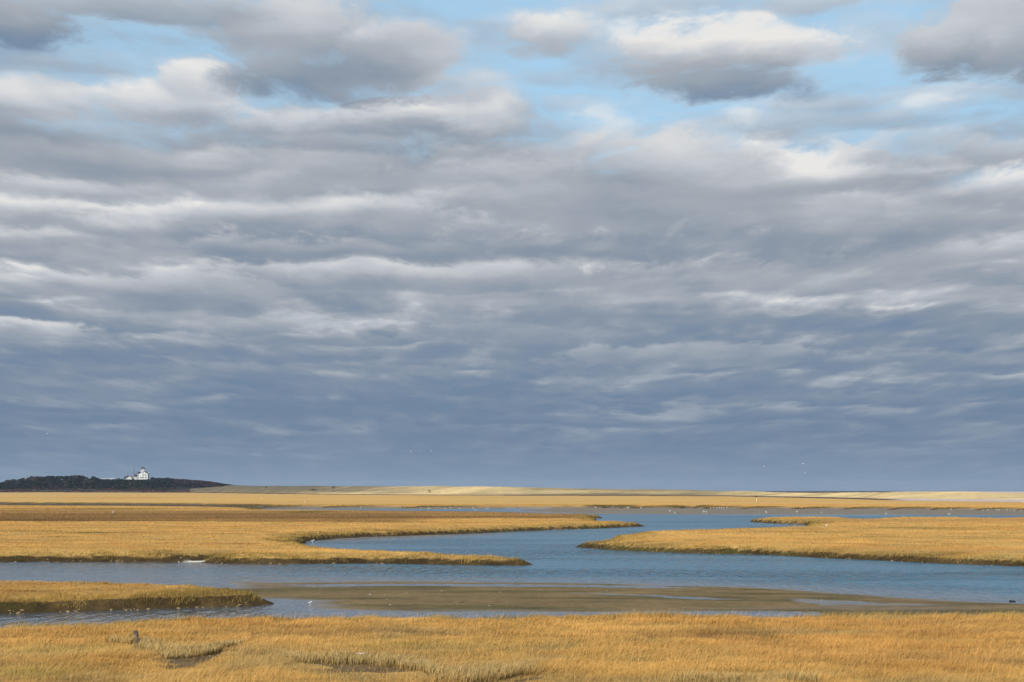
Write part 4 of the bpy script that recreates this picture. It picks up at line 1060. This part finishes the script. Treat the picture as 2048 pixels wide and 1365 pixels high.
def gull_flying(up=.30):
    bm = bm_new()
    rings(bm, [(-.28,0,0,.05,.006),(-.2,0,0,.035,.018),(-.1,0,0,.055,.045),(.03,0,0,.072,.065),(.13,0,.01,.055,.052),(.19,0,.022,.040,.042),(.235,0,.02,.024,.024),(.25,0,.018,.008,.008)], 10)
    ws = []
    for sgn in (-1, 1):
        b2 = bm_new()
        P_ = [(.09,.04,-.08,.02),(.12,.30,-.04,up*.75),(.05,.50,-.10,up*.85),(-.10,.72,-.17,up*.62)]
        T_ = [b2.verts.new((a_, sgn*yy, z_+.012)) for a_, yy, c_, z_ in P_]; Tb = [b2.verts.new((c_, sgn*yy, z_+.008)) for a_, yy, c_, z_ in P_]
        L_ = [b2.verts.new((a_, sgn*yy, z_-.012)) for a_, yy, c_, z_ in P_]; Lb = [b2.verts.new((c_, sgn*yy, z_-.004)) for a_, yy, c_, z_ in P_]
        for i in range(3):
            for f_ in ([T_[i], T_[i+1], Tb[i+1], Tb[i]], [L_[i], Lb[i], Lb[i+1], L_[i+1]], [T_[i], L_[i], L_[i+1], T_[i+1]], [Tb[i], Tb[i+1], Lb[i+1], Lb[i]]):
                b2.faces.new(f_).material_index = 1 if i == 2 else 0
        ws.append(b2)
    b3 = bm_new(); rings(b3, [(.245,0,.018,.010,.011),(.27,0,.014,.007,.008),(.29,0,.006,.003,.003)], 6)
    return (bm, [M_feather]), ws, b3
def make_gull(flying, up=.3):
    body, ws, bill = gull_flying(up) if flying else gull_standing()
    t = thing('gull', (0, 0, 0), '', 'gull')
    out('body', body[0], body[1], t, smooth=True)
    for b2 in ws: out('wing', b2, [M_feather if flying else M_mantle, M_tipb], t, smooth=not flying)
    out('bill', bill, M_bill, t)
    return t
def copy_thing(src):
    c = src.copy(); COL.objects.link(c)
    for ch in src.children:
        d = ch.copy(); COL.objects.link(d); d.parent = c
    return c
protoS, protoF, protoG = make_gull(False), make_gull(True, .32), make_gull(True, -.08)
used = set()
def place(proto, loc, rz, sc, label, group):
    g0 = proto if proto.name not in used else copy_thing(proto)
    used.add(proto.name)
    g0.location = loc; g0.rotation_euler = (0, 0, rz); g0.scale = (sc,)*3
    g0['label'] = label; g0['category'] = 'gull'; g0['group'] = group
    return g0
ORD = ['first','second','third','fourth','fifth','sixth','seventh','eighth','ninth','tenth','eleventh','twelfth','thirteenth','fourteenth']
def gull_row(pts, z, phrase, group, sc=1.5):
    n_ = len(pts)
    for i, (px, py) in enumerate(sorted(pts)):
        x, y = ground_pt(px, py+1.6, z)
        x_, y_ = np.array([x]), np.array([y])
        zz_ = float(surf_z(x_, y_)[0]); zz_ = max(zz_, -1.0)
        place(protoS, (x, y, zz_-.01), random.choice([0, math.pi])+random.uniform(-.6, .6), sc*random.uniform(.9, 1.1), phrase % (ORD[i] + ' from the left'), group)
gull_row([(721.4,1015.2),(800.5,1015.9),(841,1017),(856,1017.4),(859,1017.4),(890,1017.5),(901,1016.7),(919.6,1018),(946.4,1017),(950.3,1021.2),(972,1018)], -1, 'white gull in the narrow far creek above the brown marsh, %s', 'gulls along the far creek', 1.35)
gull_row([(1191.3,1015.9),(1256.4,1016.5),(1282,1017)], -1, 'white gull under the far bank above the open bend, %s', 'gulls under the far bank')
gull_row([(1340.2,1023.6),(1349.8,1026.6),(1408,1025),(1413.4,1025.3)], -1, 'white gull on the far flat behind the open water, %s', 'gulls on the middle of the far flat', 1.5)
gull_row([(1421,1011.5),(1427,1011.3),(1434,1011.4),(1438.7,1011.3),(1443.5,1011.5),(1448,1011.4),(1454,1011.3)], 0, 'white gull in grass left of the nest pole, %s', 'gulls resting in the far grass', 1.25)
gull_row([(1532.5,1025.8),(1594.3,1025),(1642.5,1026),(1771.4,1028.4),(1898,1029.3)], -1, 'white gull on the flat behind the right tongue, %s', 'gulls spaced along the right flat', 1.35)
gull_row([(1865,1018.8),(1901.3,1019.9),(1942,1019.5),(1965.6,1021),(1976.2,1020.6),(1982.4,1019.7),(1993.6,1020.6),(1998,1020.6),(2013.4,1020.8),(2029.4,1021.8),(2039.4,1022),(2044,1021.5)], -1, 'white gull in the line below the far right bank, %s', 'gulls lined up below the far right bank', 1.15)
def one(px, py, z, label, sc=1.2):
    x, y = ground_pt(px, py+1.6, z)
    place(protoS, (x, y, max(float(surf_z(np.array([x]), np.array([y]))[0]), -1.0)-.01), random.uniform(-.5, .5), sc, label, 'single gulls')
one(976, 1011.8, 0, 'white gull up in the grass of the far bank, above the creek gulls', 1.4)
one(226, 1026.0, 0, 'white gull standing in the brown band of the left tongue', 1.5)
one(625, 1085.0, -1, 'white gull at the inner tip of the left inlet', 1.2)
one(1652.5, 1053.0, 0, 'white gull on the right tongue just behind its small cove', 1.2)
one(1926.9, 1000.6, 0, 'white gull on the pale sand flat before the right dunes', 1.9)
one(2046, 1004.2, 0, 'white gull on the pale sand at the far right edge', 1.9)
one(620, 1208.5, -1, 'white gull at the end of the little pool beside the left spit', .62)
fly = [(94,868,900,'white gull high in the grey sky over the left wood'),(406,930,1000,'white gull flying right of the big house, uppermost of three'),(437.5,939.6,1100,'white gull flying right of the big house, farthest right of three'),
 (405,943,1400,'faint white gull flying right of the big house, lowest of three'),(822,903,800,'white gull flying over the pale left dunes, left one of a pair'),(862,902,700,'white gull flying over the pale left dunes, right one of a pair'),
 (907,921,1500,'faint gull flying below and right of the pair over the dunes'),(685.5,943.5,1500,'faint gull flying over the shaded left dunes'),(556.6,968.6,1100,'white gull skimming just above the left dune crest'),
 (1193,955.5,1200,'white gull flying alone over the middle dunes'),(1528.6,933,700,'white gull flying over the nest pole, leftmost of three bright ones'),(1606,927.6,520,'white gull right of the nest pole, uppermost of three bright ones'),
 (1610.8,946.6,560,'white gull right of the nest pole, lowest of three bright ones'),(1801,939.6,1400,'faint gull over the right dunes, upper one of two'),(1821.6,954,1500,'faint gull over the right dunes, lower one of two')]
for i, (px, py, D_, lb) in enumerate(fly):
    place([protoF, protoG][i % 2], at(px, py, D_), random.uniform(-3, 3), 1.0, lb, 'gulls in flight')
x, y = ground_pt(1349.8, 1027.5, -1)

# ============================================================ shells, rocks, drift on the flats
def lump(name, seed, r_, flat, mat, sub=2):
    bm = bm_new(); bmesh.ops.create_icosphere(bm, subdivisions=sub, radius=r_)
    rg = random.Random(seed); k1, k2, k3 = [Vector((rg.uniform(-3, 3), rg.uniform(-3, 3), rg.uniform(-3, 3)))/r_ for _ in range(3)]
    for v in bm.verts:
        f_ = 1+.22*math.sin(v.co.dot(k1))+.16*math.sin(v.co.dot(k2)+1)+.1*math.sin(v.co.dot(k3)*2)
        v.co = v.co*f_; v.co.z *= flat
    return bm
def shell_bm(seed):
    bm = bm_new(); rg = random.Random(seed)
    for q in range(rg.randint(2, 4)):                    # a few overlapping valves, cupped and ribbed
        ox, oy, an, L = rg.uniform(-.05, .05), rg.uniform(-.05, .05), rg.uniform(0, 6.28), rg.uniform(.06, .10)
        cen = bm.verts.new((ox, oy, .035)); rim = []
        for j in range(12):
            t_ = j/12*6.28; rr_ = L*(1+.35*math.cos(t_))*(1+.08*math.sin(5*t_))
            rim.append(bm.verts.new((ox+rr_*math.cos(t_+an), oy+.7*rr_*math.sin(t_+an), .004+.012*math.sin(3*t_+an)+.01*q)))
        for j in range(12): bm.faces.new([cen, rim[j], rim[(j+1)%12]])
    bmesh.ops.solidify(bm, geom=bm.faces[:], thickness=.008)
    return bm
SH = [(628,1176,'nearest the tip of the left spit'),(640,1181,'just right of the first one off the spit'),(698,1188,'in the dark weed, left of the widest one'),(719,1184,'in the dark weed, above and left of the widest one'),(739,1190.4,'widest and brightest, in the dark weed'),
 (770,1191,'right of the widest one, in the weed'),(773,1199.5,'on open mud below the weed'),(814,1188,'between the weed and the middle of the flat'),(883,1183,'upper one of a close pair left of the middle'),(879,1189,'lower one of a close pair left of the middle'),
 (977,1185,'high on the flat left of the long thin pool'),(1000,1185.4,'beside another, high on the flat left of the long thin pool'),(1013,1206,'low on the middle of the flat'),(914,1211,'low on the flat near the dark stick'),(979,1213,'lowest before the bottom channel, in the middle'),
 (1077,1197,'alone at the centre of the flat'),(1145,1210,'low on the flat below the long thin pool'),(1214,1182.4,'above the long thin pool'),(1213,1193.6,'just below the long thin pool'),(1268,1220,'beside the bottom channel, right of centre'),
 (1418,1198.6,'at the right end of the long thin pool'),(1644,1200.5,'brightest one among the right shallow pools'),(1719,1206.4,'farthest right, past the shallow pools'),(1616,1220.5,'close to the near meadow on the right'),(780,1211,'on smooth mud, left of the pale streak'),
 (655,1219,'by the tiny channel at the left end of the flat'),(1170,1176,'in the wet upper edge of the flat')]
protos_sh = [shell_bm(i) for i in range(4)]
sh_me = []
for b2 in protos_sh:
    bmesh.ops.recalc_face_normals(b2, faces=b2.faces[:]); me = bpy.data.meshes.new('oyster_shell'); b2.to_mesh(me); b2.free(); me.materials.append(M_shell); sh_me.append(me)
for i, (px, py, ph) in enumerate(SH):
    x, y = ground_pt(px, py, -0.97)
    o = bpy.data.objects.new('oyster_shell', sh_me[i % 4]); COL.objects.link(o)
    sc = .65 if px not in (739, 1644, 628) else 1.2
    o.scale = (sc, sc, sc*1.3); o.rotation_euler = (0, 0, i*1.3)
    o.location = (x, y, max(float(surf_z(np.array([x]), np.array([y]))[0]), -1.0)-.004)
    setlabel(o, 'pale oyster shell, ' + ph, 'shell', 'pale shells on the mudflat')
x, y = ground_pt(2025, 1204, -1); bm = lump('rock', 5, .15, .6, M_rock, 3)
o = out('rock', bm, M_rock, None, (x, y, -.985), True); o.scale = (1.5, 1, 1); setlabel(o, 'dark wet rock breaking the water at the right edge', 'rock')
x, y = ground_pt(924.6, 1207, -.97); bm = bm_new(); tube(bm, (-.16, 0, 0), (.14, .05, .03), .022, .014, 7); tube(bm, (0, 0, .01), (.07, -.08, .05), .012, .006, 5)
o = out('stick', bm, M_twig, None, (x, y, float(surf_z(np.array([x]), np.array([y]))[0])+.01)); setlabel(o, 'short dark stick lying on the middle of the mudflat', 'stick')
x, y = ground_pt(271, 1283, 0); z0 = float(surf_z(np.array([x]), np.array([y]))[0])
t = thing('stump', (x, y, z0), 'weathered grey stump sticking out of the near meadow at the left', 'stump')
bm = bm_new(); rg = random.Random(3)
n_ = 14; prev = None
for j, (zz_, rr_) in enumerate([(-.1, .17), (.08, .145), (.25, .125), (.42, .11), (.50, .085)]):
    ring = [bm.verts.new((rr_*(1+.18*math.sin(3*a_+j)+.1*math.sin(7*a_))*math.cos(a_)+.05*zz_, rr_*(1+.18*math.cos(2*a_))*math.sin(a_), zz_ + (.07*math.sin(5*a_)+rg.uniform(-.03,.05) if j == 4 else 0))) for a_ in [i*2*math.pi/n_ for i in range(n_)]]
    if prev:
        for i in range(n_): bm.faces.new([prev[i], prev[(i+1)%n_], ring[(i+1)%n_], ring[i]])
    prev = ring
bm.faces.new(prev)
out('trunk', bm, M_stump, t)
bm = bm_new(); tube(bm, (.02, -.05, .25), (.22, -.12, .08), .04, .025, 6); out('root', bm, M_stump, t)
# white drift caught in the hollow
x, y = ground_pt(722, 1331, -.3); z0 = float(surf_z(np.array([x]), np.array([y]))[0])
bm = lump('d', 9, .05, .6, M_shell); 
for q in range(5): tube(bm, (random.uniform(-.2,.2), random.uniform(-.1,.1), .0), (random.uniform(-.2,.22), random.uniform(-.12,.12), .04), .014, .008, 5)
o = out('driftwood', bm, M_shell, None, (x, y, z0+.12)); setlabel(o, 'bleached bits of driftwood caught at the edge of the middle grassy hollow', 'driftwood')
x, y = ground_pt(51, 1225.5, -1); bm = bm_new(); box(bm, -.15, .15, -.05, .05, 0, .025); tube(bm, (-.12, 0, .02), (.18, .03, .05), .016, .01, 6)
o = out('plank', bm, M_shell, None, (x, y, -1.0)); setlabel(o, 'white plank stranded below the left spit, near the picture edge', 'plank')
x, y = ground_pt(720, 1333, -.3)
# sand spit pieces: pale posts of ice-worn peat near the pale strand
for i, (px, py, lb) in enumerate([(358,1119,'left'),(362,1117.5,'left of centre'),(380.5,1119.5,'right of centre'),(402,1119.5,'right end')]):
    x, y = ground_pt(px, py+1.5, -.75); bm = lump('c', 30+i, .07, .8, M_shell)
    z0 = max(-1.0, float(surf_z(np.array([x]), np.array([y]))[0]))
    o = out('stone', bm, M_shell, None, (x, y, z0+.06), True); setlabel(o, 'pale stone above the white strand on the left tongue, %s' % lb, 'stone', 'pale stones above the strand')
# crumbled peat and shell rubble along the feet of the banks
Qs, Cs = [], []
bmr = bm_new()
for (pts, n_) in [([(0,1226),(150,1222.5),(300,1217.5),(440,1213.3),(528,1208.5)], 46), ([(0,1124.3),(366,1124.6)], 22), ([(420,1126.6),(637,1128),(900,1130.2),(1046,1131)], 40),
                  ([(1188,1097.5),(1325,1104.8),(1520,1110.2),(1655,1117.2),(1794,1122.7),(1928,1129.2),(2048,1133.2)], 80), ([(652,1078.8),(881,1070),(1102,1060.8),(1280,1053.5)], 36)]:
    xs_ = [p[0] for p in pts]; ys_ = [p[1] for p in pts]
    for i in range(n_):
        px = random.uniform(xs_[0], xs_[-1]); px = px + (round(px/130)*130-px)*.6*random.random(); py = float(np.interp(px, xs_, ys_))-random.uniform(-.1, 1.0)
        x, y = ground_pt(px, py, -1); r_ = random.uniform(.02, .085)
        u_ = (px-HX)/F; y += 6
        while y > 60 and float(grid_val(msd, np.array([u_*y]), np.array([y]))[()][0]) > -1.25-random.random()*.3: y -= .25
        x = u_*y
        b2 = lump('r', i*7+n_, r_, .6, None, 1)
        zs = max(-1.0, float(surf_z(np.array([x]), np.array([y]))[0]))
        off = Vector((x, y, zs+r_*.1)); sx = random.uniform(.9, 2.4)
        vm = {v: bmr.verts.new(Vector((v.co.x*sx, v.co.y, v.co.z))+off) for v in b2.verts}
        for f_ in b2.faces: bmr.faces.new([vm[v] for v in f_.verts])
        b2.free()
M_rub = simple('tan_peat_rubble', (0.26,0.185,0.095), 0.9, 0.5, 1.2)
o = out('bank_rubble', bmr, M_rub); o['kind'] = 'stuff'; setlabel(o, 'small tan lumps of peat and shell scattered along the feet of the creek banks', 'rubble')


# ============================================================ sea air between here and the hill
bm = bm_new(); box(bm, -9000, 9000, -120, 16500, -40, 60)
m_h, kk = mat_new('sea_haze')
pv_ = kk.new('ShaderNodeVolumePrincipled'); pv_.inputs['Color'].default_value = (0.62,0.74,0.92,1)
pv_.inputs['Density'].default_value = 0.000022; pv_.inputs['Anisotropy'].default_value = 0.0
oo = kk.new('ShaderNodeOutputMaterial'); kk.l.new(pv_.outputs[0], oo.inputs['Volume'])
hz_o = out('haze', bm, m_h); hz_o['kind'] = 'stuff'
setlabel(hz_o, 'thin blue sea haze over the far marsh and hill', 'haze')
